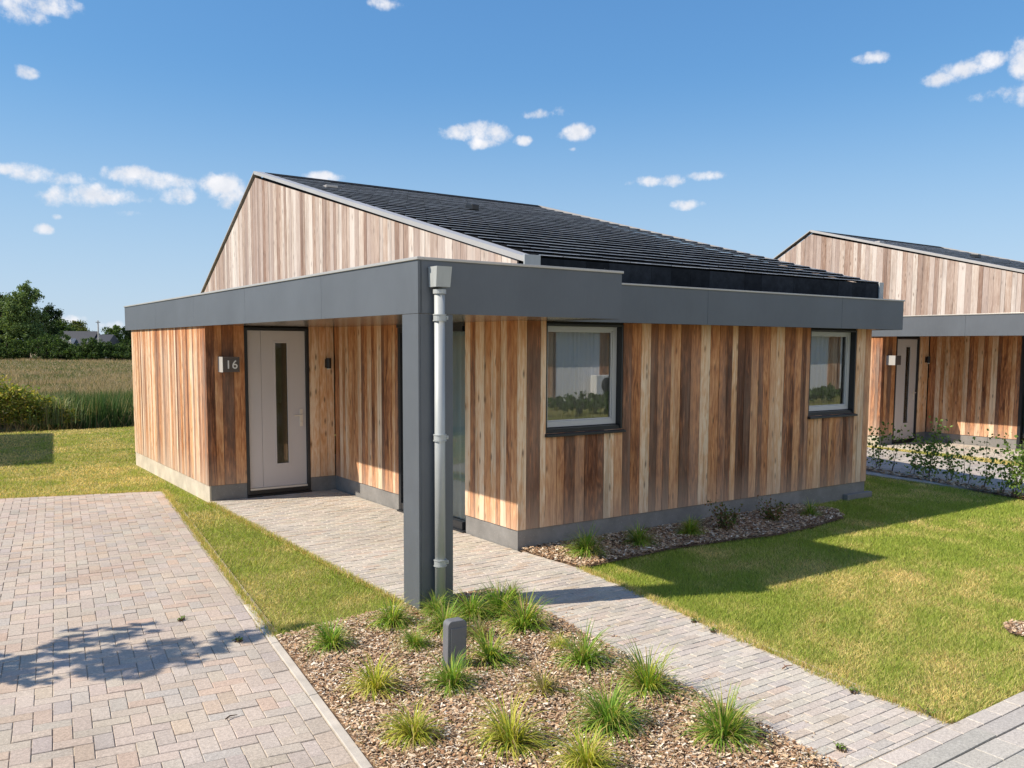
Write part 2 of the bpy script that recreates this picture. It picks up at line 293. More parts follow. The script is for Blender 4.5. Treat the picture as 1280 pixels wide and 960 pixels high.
# ------------------------------------------------------------------ mesh helpers
def tag(o, label=None, cat=None, group=None, kind=None):
    for k, v in (('label', label), ('category', cat), ('group', group), ('kind', kind)):
        if v: o[k] = v
    return o
def empty(name, loc=(0, 0, 0), rz=0, **kw):
    o = bpy.data.objects.new(name, None); col.objects.link(o); o.location = loc; o.rotation_euler = (0, 0, rz); o.empty_display_size = .2
    return tag(o, **kw)
class MB:
    def __init__(s): s.v = []; s.f = []; s.c = []; s.m = []
    def face(s, pts, c=(1, 1, 1), mi=0):
        n = len(s.v); s.v += [tuple(p) for p in pts]; s.f.append(tuple(range(n, n+len(pts)))); s.c.append(c); s.m.append(mi)
    def box(s, a, b, c=(1, 1, 1), mi=0, bev=0.):
        x0, y0, z0 = (min(a[i], b[i]) for i in range(3)); x1, y1, z1 = (max(a[i], b[i]) for i in range(3)); n = len(s.v)
        s.v += [(x0, y0, z0), (x1, y0, z0), (x1, y1, z0), (x0, y1, z0), (x0, y0, z1), (x1, y0, z1), (x1, y1, z1), (x0, y1, z1)]
        for f in ((3, 2, 1, 0), (4, 5, 6, 7), (0, 1, 5, 4), (1, 2, 6, 5), (2, 3, 7, 6), (3, 0, 4, 7)):
            s.f.append(tuple(n+i for i in f)); s.c.append(c); s.m.append(mi)
        return s
    def prism(s, pts, ext, c=(1, 1, 1), mi=0):    # polygon extruded by vector ext
        n = len(s.v); k = len(pts); e = Vector(ext)
        s.v += [tuple(p) for p in pts] + [tuple(Vector(p)+e) for p in pts]
        s.f.append(tuple(range(n+k-1, n-1, -1))); s.f.append(tuple(range(n+k, n+2*k)))
        s.c += [c, c]; s.m += [mi, mi]
        for i in range(k):
            j = (i+1) % k; s.f.append((n+i, n+j, n+k+j, n+k+i)); s.c.append(c); s.m.append(mi)
        return s
    def tube(s, path, rads, seg=12, c=(1, 1, 1), cap=True, mi=0):
        path = [Vector(p) for p in path]; rings = []
        for i, p in enumerate(path):
            d = (path[min(i+1, len(path)-1)]-path[max(i-1, 0)]).normalized()
            a = d.orthogonal().normalized() if abs(d.z) < .99 else Vector((1, 0, 0)); a = (a-d*a.dot(d)).normalized(); b_ = d.cross(a)
            r = rads[i] if isinstance(rads, (list, tuple)) else rads; n = len(s.v)
            s.v += [tuple(p+(a*math.cos(2*math.pi*k/seg)+b_*math.sin(2*math.pi*k/seg))*r) for k in range(seg)]; rings.append(n)
        for n0, n1 in zip(rings, rings[1:]):
            for k in range(seg):
                j = (k+1) % seg; s.f.append((n0+k, n0+j, n1+j, n1+k)); s.c.append(c); s.m.append(mi)
        if cap:
            s.f.append(tuple(rings[0]+k for k in reversed(range(seg)))); s.f.append(tuple(rings[-1]+k for k in range(seg))); s.c += [c, c]; s.m += [mi, mi]
        return s
    def build(s, name, mats, parent=None, smooth=False, bevel=0.):
        me = bpy.data.meshes.new(name); me.from_pydata(s.v, [], s.f)
        if not isinstance(mats, (list, tuple)): mats = [mats]
        for m_ in mats: me.materials.append(MT[m_] if isinstance(m_, str) else m_)
        a = me.attributes.new('bcol', 'FLOAT_COLOR', 'FACE')
        a.data.foreach_set('color', np.array([(c[0], c[1], c[2], 1) for c in s.c], dtype=np.float32).ravel())
        me.polygons.foreach_set('material_index', np.array(s.m, dtype=np.int32))
        if smooth: me.polygons.foreach_set('use_smooth', np.ones(len(s.f), dtype=bool))
        me.update()
        o = bpy.data.objects.new(name, me); col.objects.link(o)
        if parent: o.parent = parent
        if bevel:
            md = o.modifiers.new('bevel', 'BEVEL'); md.width = bevel; md.segments = 2; md.limit_method = 'ANGLE'; md.angle_limit = R(40)
        return o
def fast_mesh(name, V, k, C, mat, parent=None):        # V (n*k,3) -> n faces of k verts, one colour each
    n = len(V)//k; me = bpy.data.meshes.new(name)
    me.vertices.add(n*k); me.vertices.foreach_set('co', np.asarray(V, dtype=np.float32).ravel())
    me.loops.add(n*k); me.loops.foreach_set('vertex_index', np.arange(n*k, dtype=np.int32))
    me.polygons.add(n); me.polygons.foreach_set('loop_start', np.arange(0, n*k, k, dtype=np.int32))
    try: me.polygons.foreach_set('loop_total', np.full(n, k, dtype=np.int32))
    except Exception: pass
    me.materials.append(MT[mat])
    a = me.attributes.new('bcol', 'FLOAT_COLOR', 'FACE'); C4 = np.ones((n, 4), dtype=np.float32); C4[:, :3] = C; a.data.foreach_set('color', C4.ravel())
    me.update(calc_edges=True)
    o = bpy.data.objects.new(name, me); col.objects.link(o)
    if parent: o.parent = parent
    return o
def copy_tree(o, parent=None):
    c = o.copy(); col.objects.link(c); c.parent = parent
    for ch in list(o.children): copy_tree(ch, c)
    return c
def inpoly(x, y, P):
    r = np.zeros(len(x), bool)
    for (x0, y0), (x1, y1) in zip(P, P[1:]+P[:1]):
        if y0 == y1: continue
        c = ((y0 > y) != (y1 > y)) & (x < (x1-x0)*(y-y0)/(y1-y0)+x0); r ^= c
    return r
def clip(poly, P):             # Sutherland-Hodgman against convex CCW P
    for (x0, y0), (x1, y1) in zip(P, P[1:]+P[:1]):
        out = []; n = len(poly)
        def side(p): return (x1-x0)*(p[1]-y0)-(y1-y0)*(p[0]-x0)
        for i in range(n):
            a, b_ = poly[i], poly[(i+1) % n]; sa_, sb = side(a), side(b_)
            if sa_ >= 0: out.append(a)
            if (sa_ >= 0) != (sb >= 0):
                t_ = sa_/(sa_-sb); out.append((a[0]+t_*(b_[0]-a[0]), a[1]+t_*(b_[1]-a[1])))
        poly = out
        if len(poly) < 3: return []
    return poly

# ------------------------------------------------------------------ ground
g = MB()
us = [-700, -60, -12, -8, -4, 0, 4, 8, 12, 60, 700]
vsn = [(-700, -.03), (-60, -.03), (-10, -.03), (16.35, -.03), (16.75, -.50), (19.1, -.50), (19.9, -.05), (24, 0), (60, 0), (900, 0)]
for i in range(len(us)-1):
    for j in range(len(vsn)-1):
        (v0, z0), (v1, z1) = vsn[j], vsn[j+1]
        g.face([(us[i], v0, z0), (us[i+1], v0, z0), (us[i+1], v1, z1), (us[i], v1, z1)])
tag(g.build('ground', 'ground'), kind='structure')
wm = MB(); wm.face([(-60, 16.4, -.34), (60, 16.4, -.34), (60, 19.6, -.34), (-60, 19.6, -.34)]); tag(wm.build('ditch_water', 'water'), kind='structure')

PALD = [(0.468, 0.403, 0.344), (0.447, 0.396, 0.347), (0.482, 0.417, 0.358), (0.475, 0.378, 0.305), (0.426, 0.382, 0.347), (0.489, 0.406, 0.337), (0.458, 0.399, 0.347), (0.468, 0.399, 0.34), (0.454, 0.389, 0.333), (0.468, 0.406, 0.351)]
PALP = [(0.509, 0.463, 0.405), (0.53, 0.484, 0.426), (0.488, 0.449, 0.401), (0.516, 0.463, 0.405), (0.502, 0.425, 0.356), (0.467, 0.432, 0.391), (0.537, 0.491, 0.433), (0.523, 0.477, 0.422), (0.481, 0.446, 0.401)]
PALR = [(.42, .395, .365), (.38, .365, .345), (.45, .42, .385), (.43, .39, .35)]
def add_brick(mb, poly, z, h, pal, dz=.0025):
    if len(poly) < 3: return
    A = sum(poly[i][0]*poly[(i+1) % len(poly)][1]-poly[(i+1) % len(poly)][0]*poly[i][1] for i in range(len(poly)))/2
    if abs(A) < 6e-4: return
    if A < 0: poly = poly[::-1]
    c = random.choice(pal); k = random.uniform(.94, 1.06); c = tuple(x*k*random.uniform(.98, 1.02) for x in c)
    cx = sum(p[0] for p in poly)/len(poly); cy = sum(p[1] for p in poly)/len(poly); ch = .003
    zt_ = z+random.uniform(-dz, dz); tx, ty = random.uniform(-.01, .01), random.uniform(-.01, .01)
    top = []
    for x, y in poly:
        d = math.hypot(x-cx, y-cy) or 1; q = 1-ch*1.3/d
        top.append((cx+(x-cx)*q, cy+(y-cy)*q, zt_+tx*(x-cx)+ty*(y-cy)))
    n = len(mb.v); k_ = len(poly)
    mb.v += top + [(p[0], p[1], zt_-ch) for p in poly] + [(p[0], p[1], z-h) for p in poly]
    mb.f.append(tuple(range(n, n+k_))); mb.c.append(c); mb.m.append(0)
    for i in range(k_):
        j = (i+1) % k_
        mb.f.append((n+k_+i, n+k_+j, n+j, n+i)); mb.c.append(c); mb.m.append(0)
        mb.f.append((n+2*k_+i, n+2*k_+j, n+k_+j, n+k_+i)); mb.c.append(c); mb.m.append(0)
def pave(mb, P, org, ang, pattern, pal, bw=.095, bl=.19, gap=.0045, z=0.):
    ca_, sa_ = math.cos(ang), math.sin(ang)
    def loc(p): x, y = p[0]-org[0], p[1]-org[1]; return (x*ca_+y*sa_, -x*sa_+y*ca_)
    def wor(p): return (org[0]+p[0]*ca_-p[1]*sa_, org[1]+p[0]*sa_+p[1]*ca_)
    L = [loc(p) for p in P]; x0, x1 = min(p[0] for p in L), max(p[0] for p in L); y0, y1 = min(p[1] for p in L), max(p[1] for p in L)
    def rect(a, b_, c, d):
        q = [wor((a+gap/2, b_+gap/2)), wor((c-gap/2, b_+gap/2)), wor((c-gap/2, d-gap/2)), wor((a+gap/2, d-gap/2))]
        add_brick(mb, clip(q, P), z, .05, pal)
    if pattern == 'run':
        j0 = math.floor(y0/bw)
        for j in range(j0, math.ceil(y1/bw)+1):
            offs = (j % 2)*bl/2+random.uniform(-.004, .004)
            for i in range(math.floor((x0-offs)/bl), math.ceil((x1-offs)/bl)+1): rect(i*bl+offs, j*bw, (i+1)*bl+offs, (j+1)*bw)
    else:   # herringbone: an L of one upright and one lying brick repeated on the (w,w) diagonal
        w_ = bw
        for a in range(-400, 400):
            for b_ in range(-200, 200):
                X = a*w_ + b_*2*w_; Y = a*w_ - b_*2*w_
                if X > x1+.4 or X < x0-.4 or Y > y1+.4 or Y < y0-.4: continue
                rect(X, Y, X+2*w_, Y+w_); rect(X, Y+w_, X+w_, Y+3*w_) if False else rect(X-w_, Y, X, Y+2*w_)
DE0, DE1 = (-2.10, 5.72), (-3.24, -3.25)     # driveway right edge
dsl = (DE0[0]-DE1[0])/(DE0[1]-DE1[1]); dang = -math.atan(dsl)
def dedge(v, off=0.): return DE1[0]+(v-DE1[1])*dsl-off
DR = [(dedge(5.72, .115), 5.735), (dedge(5.72, 3.6), 6.70), (dedge(-4.7, 3.6), -4.7), (dedge(-4.7, .115), -4.7)]
dm = MB(); pave(dm, DR, (DE0[0], DE0[1]), dang, 'herr', PALD)
for k in range(0, 60):    # edge course of bricks laid end to end
    v1 = 5.70-k*.193; v0 = v1-.187
    if v0 < -4.7: break
    add_brick(dm, [(dedge(v0, .11), v0), (dedge(v0, .008), v0), (dedge(v1, .008), v1), (dedge(v1, .11), v1)], 0, .05, PALD)
drive = tag(dm.build('driveway', 'paver'), kind='structure')
km = MB()
for k in range(0, 11):
    v1 = 5.70-k*1.0; v0 = max(v1-.994, -4.75)
    km.prism([(dedge(v0, 0), v0, -.2), (dedge(v0, -.055), v0, -.2), (dedge(v1, -.055), v1, -.2), (dedge(v1, 0), v1, -.2)], (0, 0, .206 if v0 < -1 else .190))
tag(km.build('driveway_kerb', 'kerb', bevel=.004), kind='structure')
sb = MB(); sb.face([(p[0], p[1], -.006) for p in [(dedge(5.75, -.1), 5.75), (dedge(5.72, 3.65), 6.72), (dedge(-4.9, 3.65), -4.9), (dedge(-4.9, -.1), -4.9)]])
sb.face([(-1.8, -1.03, -.0045), (0, -1.03, -.0045), (0, 4.5, -.0045), (-1.8, 4.5, -.0045)])
sb.face([(-1.34, -4.75, -.0045), (-.362, -4.75, -.0045), (.088, -1.03, -.0045), (-1.30, -1.03, -.0045)])
sb.face([(0, -1.03, -.0045), (.088, -1.03, -.0045), (.03, -.1, -.0045), (0, -.1, -.0045)])
sb.face([(-60, -9.6, -.016), (60, -9.6, -.016), (60, -4.7, -.016), (-60, -4.7, -.016)])
tag(sb.build('paving_sand', 'sand'), kind='structure')
pm = MB()
pave(pm, [(-1.78, -1.0), (0, -1.0), (0, 4.5), (-1.78, 4.5)], (0, 4.5), 0, 'run', PALP, .064, .165, .003)
pave(pm, [(-1.32, -4.62), (-.36, -4.62), (.09, -1.0), (-1.02, -1.0)], (0, 4.5), 0, 'run', PALP, .064, .165, .003)
pave(pm, [(0, -1.0), (.09, -1.0), (.03, -.08), (0, -.08)], (0, 4.5), 0, 'run', PALP, .064, .165, .003)
tag(pm.build('path', 'paver'), kind='structure')
rm = MB()
for k in range(-16, 30): add_brick(rm, [(k*.21-.0, -4.73), (k*.21+.205, -4.73), (k*.21+.205, -4.63), (k*.21, -4.63)], .0, .05, PALP)
for k in range(-8, 30): add_brick(rm, [(k*1.0-.3, -4.845), (k*1.0+.694, -4.845), (k*1.0+.694, -4.74), (k*1.0-.3, -4.74)], .001, .05, PALR)
pave(rm, [(-6, -9.4), (14, -9.4), (14, -4.85), (-6, -4.85)], (0, -4.85), 0, 'run', PALR, .15, .22, .005, .0)
tag(rm.build('road', 'paver'), kind='structure')
ek = MB(); ek.box((-1.50, -1.045, -.1), (-.98, -1.0, .03)); tag(ek.build('path_kerb', 'kerb', bevel=.004), kind='structure')
# neighbouring driveway & porch paving (plain band further right)
OX, OY = 13.60, -1.01
n2 = MB()
nd = [(8.05, 5.4), (7.55, -4.7), (dedge(-3.7, 0)+OX, -4.7), (DE0[0]+OX, DE0[1]+OY)]
pave(n2, [nd[0], nd[1], nd[2], nd[3]], (OX, OY), dang, 'run', PALR)
tag(n2.build('far_driveway', 'paver'), kind='structure')
n3 = MB(); pave(n3, [(OX-1.78, OY-1.0), (OX, OY-1.0), (OX, OY+4.5), (OX-1.78, OY+4.5)], (OX, OY), 0, 'run', PALP, .064, .165, .003); tag(n3.build('far_path', 'paver'), kind='structure')

BEDL = [(dedge(-1.22, -.06), -1.22), (-2.35, -1.10), (-1.97, -1.05), (-1.80, -1.0), (-1.50, -1.0), (-1.30, -1.05), (-1.00, -1.08), (-1.01, -1.89), (-1.16, -3.0), (-1.31, -4.60), (dedge(-4.7, -.06), -4.7)]
BEDR = [(0.03, -.0), (.05, -.5), (.09, -.90), (.46, -.86), (1.42, -.80), (2.2, -.88), (2.84, -.98), (3.5, -.93), (4.3, -.80), (4.62, -.45), (4.5, .05), (2, .05)]
HB = [at(1085, 582), at(1180, 597), at(1290, 624), at(1295, 634), at(1230, 617), at(1160, 602), at(1085, 592)]
HBP = [(8.30, 2.6), (8.62, 2.6), (8.10, -.2), (7.55, -3.0), (7.15, -3.0), (7.55, -1.2), (7.95, .3)]
PATCH = [(1.72+.20*math.cos(a)*(1+.2*math.sin(3*a)), -4.18+.26*math.sin(a)) for a in np.linspace(0, 6.28, 13)[:-1]]
mm = MB()
for P, z in ((BEDL, -.004), (BEDR, -.004), (HBP, -.004), (PATCH, -.002)): mm.face([(p[0], p[1], z) for p in P])
tag(mm.build('mulch_bed_soil', 'mulch'), kind='structure')

# ------------------------------------------------------------------ scattered stuff: chips, lawn, field, reeds
def chips(name, P, n, smin, smax, parent=None, hh0=1.):
    xs = [p[0] for p in P]; ys = [p[1] for p in P]
    x = rng.uniform(min(xs), max(xs), n*3); y = rng.uniform(min(ys), max(ys), n*3); k = inpoly(x, y, P); x, y = x[k][:n], y[k][:n]; n = len(x)
    hh = .012+.012*patch(x*3, y*3)
    a = rng.uniform(0, 6.28, n); L = smin+(smax*1.15-smin)*rng.uniform(0, 1, n)**1.4; W = L*rng.uniform(.14, .6, n); tl = rng.normal(0, .24, n); tw = rng.normal(0, .24, n)
    dx, dy = np.cos(a), np.sin(a)
    V = np.zeros((n, 5, 3)); z = hh*hh0+rng.uniform(-.006, .012, n)*(hh0 if hh0 < 1 else 1)+.002
    for i, (s, q) in enumerate(((-.5, -.45), (.1, -.5), (.5, -.1), (.4, .5), (-.45, .4))):
        V[:, i, 0] = x+dx*L*s-dy*W*q; V[:, i, 1] = y+dy*L*s+dx*W*q; V[:, i, 2] = z+tl*L*s+tw*W*q
    pal = np.array([(.58, .41, .26), (.46, .29, .17), (.36, .20, .11), (.50, .34, .215), (.40, .25, .145), (.24, .14, .08), (.70, .58, .43), (.44, .30, .18), (.13, .075, .045), (.58, .43, .28), (.66, .52, .37), (.80, .72, .60)])
    C = pal[rng.integers(0, len(pal), n)]*rng.uniform(.8, 1.22, (n, 1))
    return fast_mesh(name, V.reshape(-1, 3), 5, C, 'chips', parent)
tag(chips('mulch_chips', BEDL, 95000, .008, .029), kind='stuff')
tag(chips('mulch_chips', BEDR, 24000, .014, .038), kind='stuff')
tag(chips('mulch_chips', HBP, 5000, .03, .07), kind='stuff')
tag(chips('mulch_chips', PATCH, 1100, .012, .035, None, .3), kind='stuff')
# stray chips on the paving edge
tag(chips('stray_chips', [(-1.25, -4.6), (-.95, -1.2), (-.7, -1.2), (-1.0, -4.6)], 160, .010, .024, None, .05), kind='stuff')

def blades(name, x, y, z0, h, wd, lean, C, mat='grassblade'):
    n = len(x); a = rng.uniform(0, 6.28, n); b_ = rng.uniform(0, 6.28, n); V = np.zeros((n, 3, 3))
    V[:, 0] = np.stack([x-np.cos(a)*wd/2, y-np.sin(a)*wd/2, np.full(n, z0) if np.isscalar(z0) else z0], 1)
    V[:, 1] = np.stack([x+np.cos(a)*wd/2, y+np.sin(a)*wd/2, np.full(n, z0) if np.isscalar(z0) else z0], 1)
    V[:, 2] = np.stack([x+np.cos(b_)*lean, y+np.sin(b_)*lean, z0+h], 1)
    return fast_mesh(name, V.reshape(-1, 3), 3, C, mat)
GREEN = np.array((.35, .43, .08)); STRAW = np.array((.84, .67, .31)); DGREEN = np.array((.17, .26, .045)); BROWN = np.array((.46, .31, .15))
def lawn(name, n, inc, exc, box):
    x = rng.uniform(box[0], box[1], n*4); y = rng.uniform(box[2], box[3], n*4)
    d = np.hypot(x-CU, y-CV); keep = rng.uniform(0, 1, len(x)) < np.clip((7.5/d)**1.5, 0, 1)
    x, y = x[keep], y[keep]; ok = np.zeros(len(x), bool)
    for P in inc: ok |= inpoly(x, y, P)
    for P in exc: ok &= ~inpoly(x, y, P)
    x, y = x[ok][:n], y[ok][:n]; n = len(x); d = np.hypot(x-CU, y-CV)
    p = patch(x, y); q = rng.uniform(0, 1, n)
    dry = np.clip((p-.30)*1.7+rng.normal(0, .34, n), 0, 1)[:, None]
    C = (GREEN*(1-dry)+STRAW*dry)
    C = np.where((q < .16)[:, None], DGREEN, C); C = np.where(((q > .93) & (p > .5))[:, None], BROWN, C)
    C = C*rng.uniform(.75, 1.3, (n, 1))
    h = rng.uniform(.012, .030, n)*(1-.35*dry[:, 0]); k = np.clip(d/8, .8, 3)
    return blades(name, x, y, -.03, h+.012, .0045*k+.001, rng.uniform(0, .05, n), C)
n = 5200; x = rng.uniform(-3.3, -.9, n); y = rng.uniform(-4.5, -1.05, n); k = inpoly(x, y, BEDL) & ((patch(x*1.7, y*1.7) > .5) | ((y > -1.75) & (x > -2.0))); x, y = x[k], y[k]; n = len(x)
q = rng.uniform(0, 1, (n, 1)); C = np.where(q < .5, np.array((.42, .42, .12)), np.where(q < .8, np.array((.55, .46, .22)), np.array((.24, .33, .06))))*rng.uniform(.7, 1.2, (n, 1))
tag(blades('dry_grass', x, y, .008, rng.uniform(.02, .085, n), .0035, rng.uniform(.01, .11, n), C), kind='stuff')
PE = [(.06, -.9), (-.0, -1.4), (-.21, -2.86), (-.37, -4.0), (-.36, -4.62)]
LR = [(.06, -.85), (.012, -1.4), (-.203, -2.86), (-.358, -4.0), (-.345, -4.6), (7.3, -4.62), (7.9, -.2), (8.4, 3.0), (8.3, 7.5), (6.0, 7.5), (6.0, 0.02), (.04, .02)]
LL = [(dedge(-1.2, -.07), -1.2), (-2.35, -1.12), (-1.97, -1.06), (-1.80, -1.02), (-1.80, 4.4), (-1.80, 9.0), (0.3, 9.3), (3.2, 16.4), (-9, 16.4), (-9, 7.9), (dedge(5.7, 3.6), 6.72), (dedge(5.7, -.07), 5.74)]
tag(lawn('lawn_grass', 330000, [LR], [BEDR, PATCH, HBP], (-.4, 8.6, -4.65, 7.6)), kind='stuff')
tag(lawn('lawn_grass', 260000, [LL], [], (-9, 3.3, -1.25, 16.5)), kind='stuff')
G2 = [(OX-2.0, OY+5.0), (OX-1.82, OY+4.6), (OX-1.82, OY-1.0), (dedge(-1.2, -.07)+OX, OY-1.2)]
tag(lawn('lawn_grass', 30000, [G2], [], (10, 12, -3, 5)), kind='stuff')
# fringe of grass creeping over the paving edges
def fringe(pts, n, wdt):
    X, Y = [], []
    for (a, b_) in zip(pts, pts[1:]):
        L = math.hypot(b_[0]-a[0], b_[1]-a[1]); k = int(n*L); s = rng.uniform(0, 1, k); o_ = rng.normal(0, wdt, k)*(.4+patch(4*(a[0]+s*(b_[0]-a[0])), 4*(a[1]+s*(b_[1]-a[1]))))
        nx, ny = -(b_[1]-a[1])/L, (b_[0]-a[0])/L
        X.append(a[0]+s*(b_[0]-a[0])+nx*o_); Y.append(a[1]+s*(b_[1]-a[1])+ny*o_)
    return np.concatenate(X), np.concatenate(Y)
fx, fy = fringe([(.085, -.9), (.02, -1.5), (-.19, -2.86), (-.345, -4.0), (-.335, -4.62)], 2600, .022)
gx, gy = fringe([(dedge(-1.2, -.05), -1.2), (dedge(5.72, -.05), 5.72), (dedge(5.72, 3.5), 6.70)], 1300, .022)
hx, hy = fringe([(-1.80, 4.4), (-1.80, -.95)], 1200, .02)
x = np.concatenate([fx, gx, hx]); y = np.concatenate([fy, gy, hy]); n = len(x); dr = rng.uniform(0, 1, (n, 1))
C = np.where(dr < .45, GREEN, np.where(dr < .85, STRAW*.95, BROWN))*rng.uniform(.7, 1.25, (n, 1))
tag(blades('grass_fringe', x, y, -.01, rng.uniform(.012, .055, n), .005, rng.uniform(0, .055, n), C), kind='stuff')
# thin line of spilt sand where lawn meets paving
sp_ = MB()
def strip(pts, wd, z, side):
    for (a, b_) in zip(pts, pts[1:]):
        L = math.hypot(b_[0]-a[0], b_[1]-a[1]); k = max(2, int(L/.08))
        prev = None
        for i in range(k+1):
            s = i/k; x_, y_ = a[0]+s*(b_[0]-a[0]), a[1]+s*(b_[1]-a[1]); nx, ny = -(b_[1]-a[1])/L, (b_[0]-a[0])/L
            w0 = wd*(.5+.9*float(patch(np.array(x_*5), np.array(y_*5)))); p0 = (x_-nx*.012*side, y_-ny*.012*side, z); p1 = (x_+nx*w0*side, y_+ny*w0*side, z)
            if prev: sp_.face([prev[0], p0, p1, prev[1]])
            prev = (p0, p1)
strip([(.09, -.9), (-.0, -1.5), (-.21, -2.86), (-.36, -4.0), (-.35, -4.62)], .03, -.010, 1)
strip([(dedge(-1.25, -.05), -1.25), (dedge(5.7, -.05), 5.7)], .035, -.009, -1)
tag(sp_.build('spilt_sand', 'spilt'), kind='structure')

# far field: dry grass tufts, and reeds along the ditch
def wedge(n, d0, d1, px0=-60, px1=190, pw=1.):
    dd = d0*(d1/d0)**(rng.uniform(0, 1, n)**pw); px = rng.uniform(px0, px1, n)
    xr = (px-640)/F; h = np.array((sa, ca)); r_ = np.array((ca, -sa))
    return CU+dd*(h[0]+xr*r_[0]), CV+dd*(h[1]+xr*r_[1]), dd
x, y, d = wedge(70000, 30, 125); p = patch(x*.3, y*.22)
k = (rng.uniform(0, 1, (len(x), 1)) < .2+.5*(p[:, None] < .42))
C = np.where(k, np.array((.11, .15, .05)), np.array((.42, .33, .22)))*rng.uniform(.6, 1.2, (len(x), 1))
tag(blades('field_grass', x, y, -.02, rng.uniform(.06, .34, len(x))*(.5+p), .012*d/20, rng.uniform(0, .35, len(x)), C), kind='stuff')
x, y, d = wedge(34000, 21, 34); k = y > 19.3+.3*np.sin(x*1.7); x, y, d = x[k], y[k], d[k]
ht = np.clip(.62+.45*patch(x, y)-.0, .5, 1.5)*rng.uniform(.7, 1.12, len(x))*np.clip((27.5-y)/5, .35, 1)*(.7+.6*patch(x*1.8+3, y*1.8))
C = np.array((.07, .135, .045))*rng.uniform(.4, 1.6, (len(x), 1)); k = rng.uniform(0, 1, (len(x), 1)) < .14; C = np.where(k, np.array((.34, .30, .15)), C)
tag(blades('ditch_reeds', x, y, -.25, ht+.15, .03, rng.uniform(0, .35, len(x)), C), kind='stuff')
x, y, d = wedge(5000, 20, 28); k = (y > 18.9) & (y < 19.9); x, y = x[k], y[k]
tag(blades('dead_reed_stems', x, y, -.4, rng.uniform(.2, .7, len(x)), .02, rng.uniform(.1, .6, len(x)), np.array((.22, .17, .10))*rng.uniform(.5, 1.4, (len(x), 1))), kind='stuff')

# ------------------------------------------------------------------ foliage builders
def leaf_quads(cen, size, pal, squash=1., nrm_bias=None):
    n = len(cen); a = rng.normal(0, 1, (n, 3)); a /= np.linalg.norm(a, axis=1)[:, None]; b_ = rng.normal(0, 1, (n, 3)); b_ -= (a*b_).sum(1)[:, None]*a; b_ /= np.linalg.norm(b_, axis=1)[:, None]
    s = (size*rng.uniform(.6, 1.3, n))[:, None]; V = np.zeros((n, 4, 3))
    V[:, 0] = cen-a*s*.6; V[:, 1] = cen-b_*s*.32*squash; V[:, 2] = cen+a*s*.6; V[:, 3] = cen+b_*s*.32*squash
    pal = np.array(pal); C = pal[rng.integers(0, len(pal), n)]*rng.uniform(.7, 1.3, (n, 1))
    return V.reshape(-1, 3), C
def crown(lobes, n, size, pal, clump=.55, sub=26):
    """lobes: (x,y,z,rx,ry,rz). leaves sit in clumps spread through each lobe, thin at the rim"""
    out = []; vol = np.array([l[3]*l[4]*l[5] for l in lobes])**(2/3); vol /= vol.sum()
    for l, f in zip(lobes, vol):
        m_ = int(n*f); k = max(3, int(m_/sub)); dirs = rng.normal(0, 1, (k, 3)); dirs /= np.linalg.norm(dirs, axis=1)[:, None]
        rr = rng.uniform(.35, 1.08, (k, 1)); cc = dirs*rr*np.array(l[3:6]); idx = rng.integers(0, k, m_)
        rad = clump*min(l[3:6])*rng.uniform(.25, .6, (k, 1))
        out.append(np.array(l[:3])+cc[idx]+rng.normal(0, .5, (m_, 3))*rad[idx])
    cen = np.concatenate(out); return leaf_quads(cen, size, pal)
def tree(name, base, H, Rr, n, leaf, pal, label, cat='tree', group=None, trunk=.2, crown0=.25, nl=9, shape='oval', seed=0):
    rs = np.random.default_rng(seed); r = empty(name, base, label=label, cat=cat, group=group)
    lobes = []
    for i in range(nl):
        f = (i+.5)/nl; z = H*(crown0+(1-crown0)*f)*.97
        prof = math.sin(math.pi*min(1, .15+.85*f))**.6 if shape == 'oval' else (1-f)**.75+.12
        a = rs.uniform(0, 6.28); q = Rr*prof*rs.uniform(.25, .62)
        lobes.append((q*math.cos(a), q*math.sin(a), z-.04*H, Rr*prof*rs.uniform(.5, .75)+.1*Rr, Rr*prof*rs.uniform(.5, .75)+.1*Rr, H*(1-crown0)/nl*rs.uniform(1., 1.7)))
    tm = MB(); bc = (.13, .10, .075)
    tm.tube([(0, 0, -.1), (trunk*.3, 0, H*.25), (-trunk*.2, trunk*.3, H*.55), (0, 0, H*.9)], [trunk, trunk*.75, trunk*.5, trunk*.12], 8, bc)
    for l in lobes: z0 = l[2]*.72; tm.tube([(0, 0, z0), (l[0]*.5, l[1]*.5, (z0+l[2])/2), (l[0], l[1], l[2])], [trunk*.3, trunk*.2, trunk*.06], 6, bc)
    tm.build('trunk', 'bark', r, smooth=True)
    V, C = crown(lobes, n, leaf, pal, .95, 45); V[:, 2] = np.maximum(V[:, 2], .02)
    fast_mesh('crown', V, 4, C, 'leaf', r); return r
PG = [(.06, .12, .025), (.08, .15, .032), (.11, .18, .04), (.05, .095, .028), (.09, .15, .05)]
PGL = [(.11, .18, .06), (.14, .21, .075), (.17, .24, .085), (.09, .15, .055)]
PD = [(.018, .04, .014), (.025, .055, .018), (.035, .065, .022)]
PY = [(.12, .16, .03), (.09, .13, .025), (.16, .18, .05)]
def ft(px, dep): p = far(px, dep); return (p.x, p.y, 0)
tree('tall_tree', ft(34, 116), 10.4, 3.2, 26000, .24, PGL, 'tallest green tree beyond the field, upright oval crown, far left', group='trees beyond the field', trunk=.3, crown0=.06, nl=13, seed=1)
tree('dark_tree', ft(4, 122), 9.2, 3.2, 16000, .25, PD, 'dark evergreen tree cut by the left edge of the photo', group='trees beyond the field', trunk=.3, crown0=.05, nl=10, seed=2)
tree('dark_tree', ft(-28, 120), 10.0, 4, 9000, .28, PD, 'dark tree furthest left beyond the field', group='trees beyond the field', trunk=.3, crown0=.05, nl=10, seed=3)
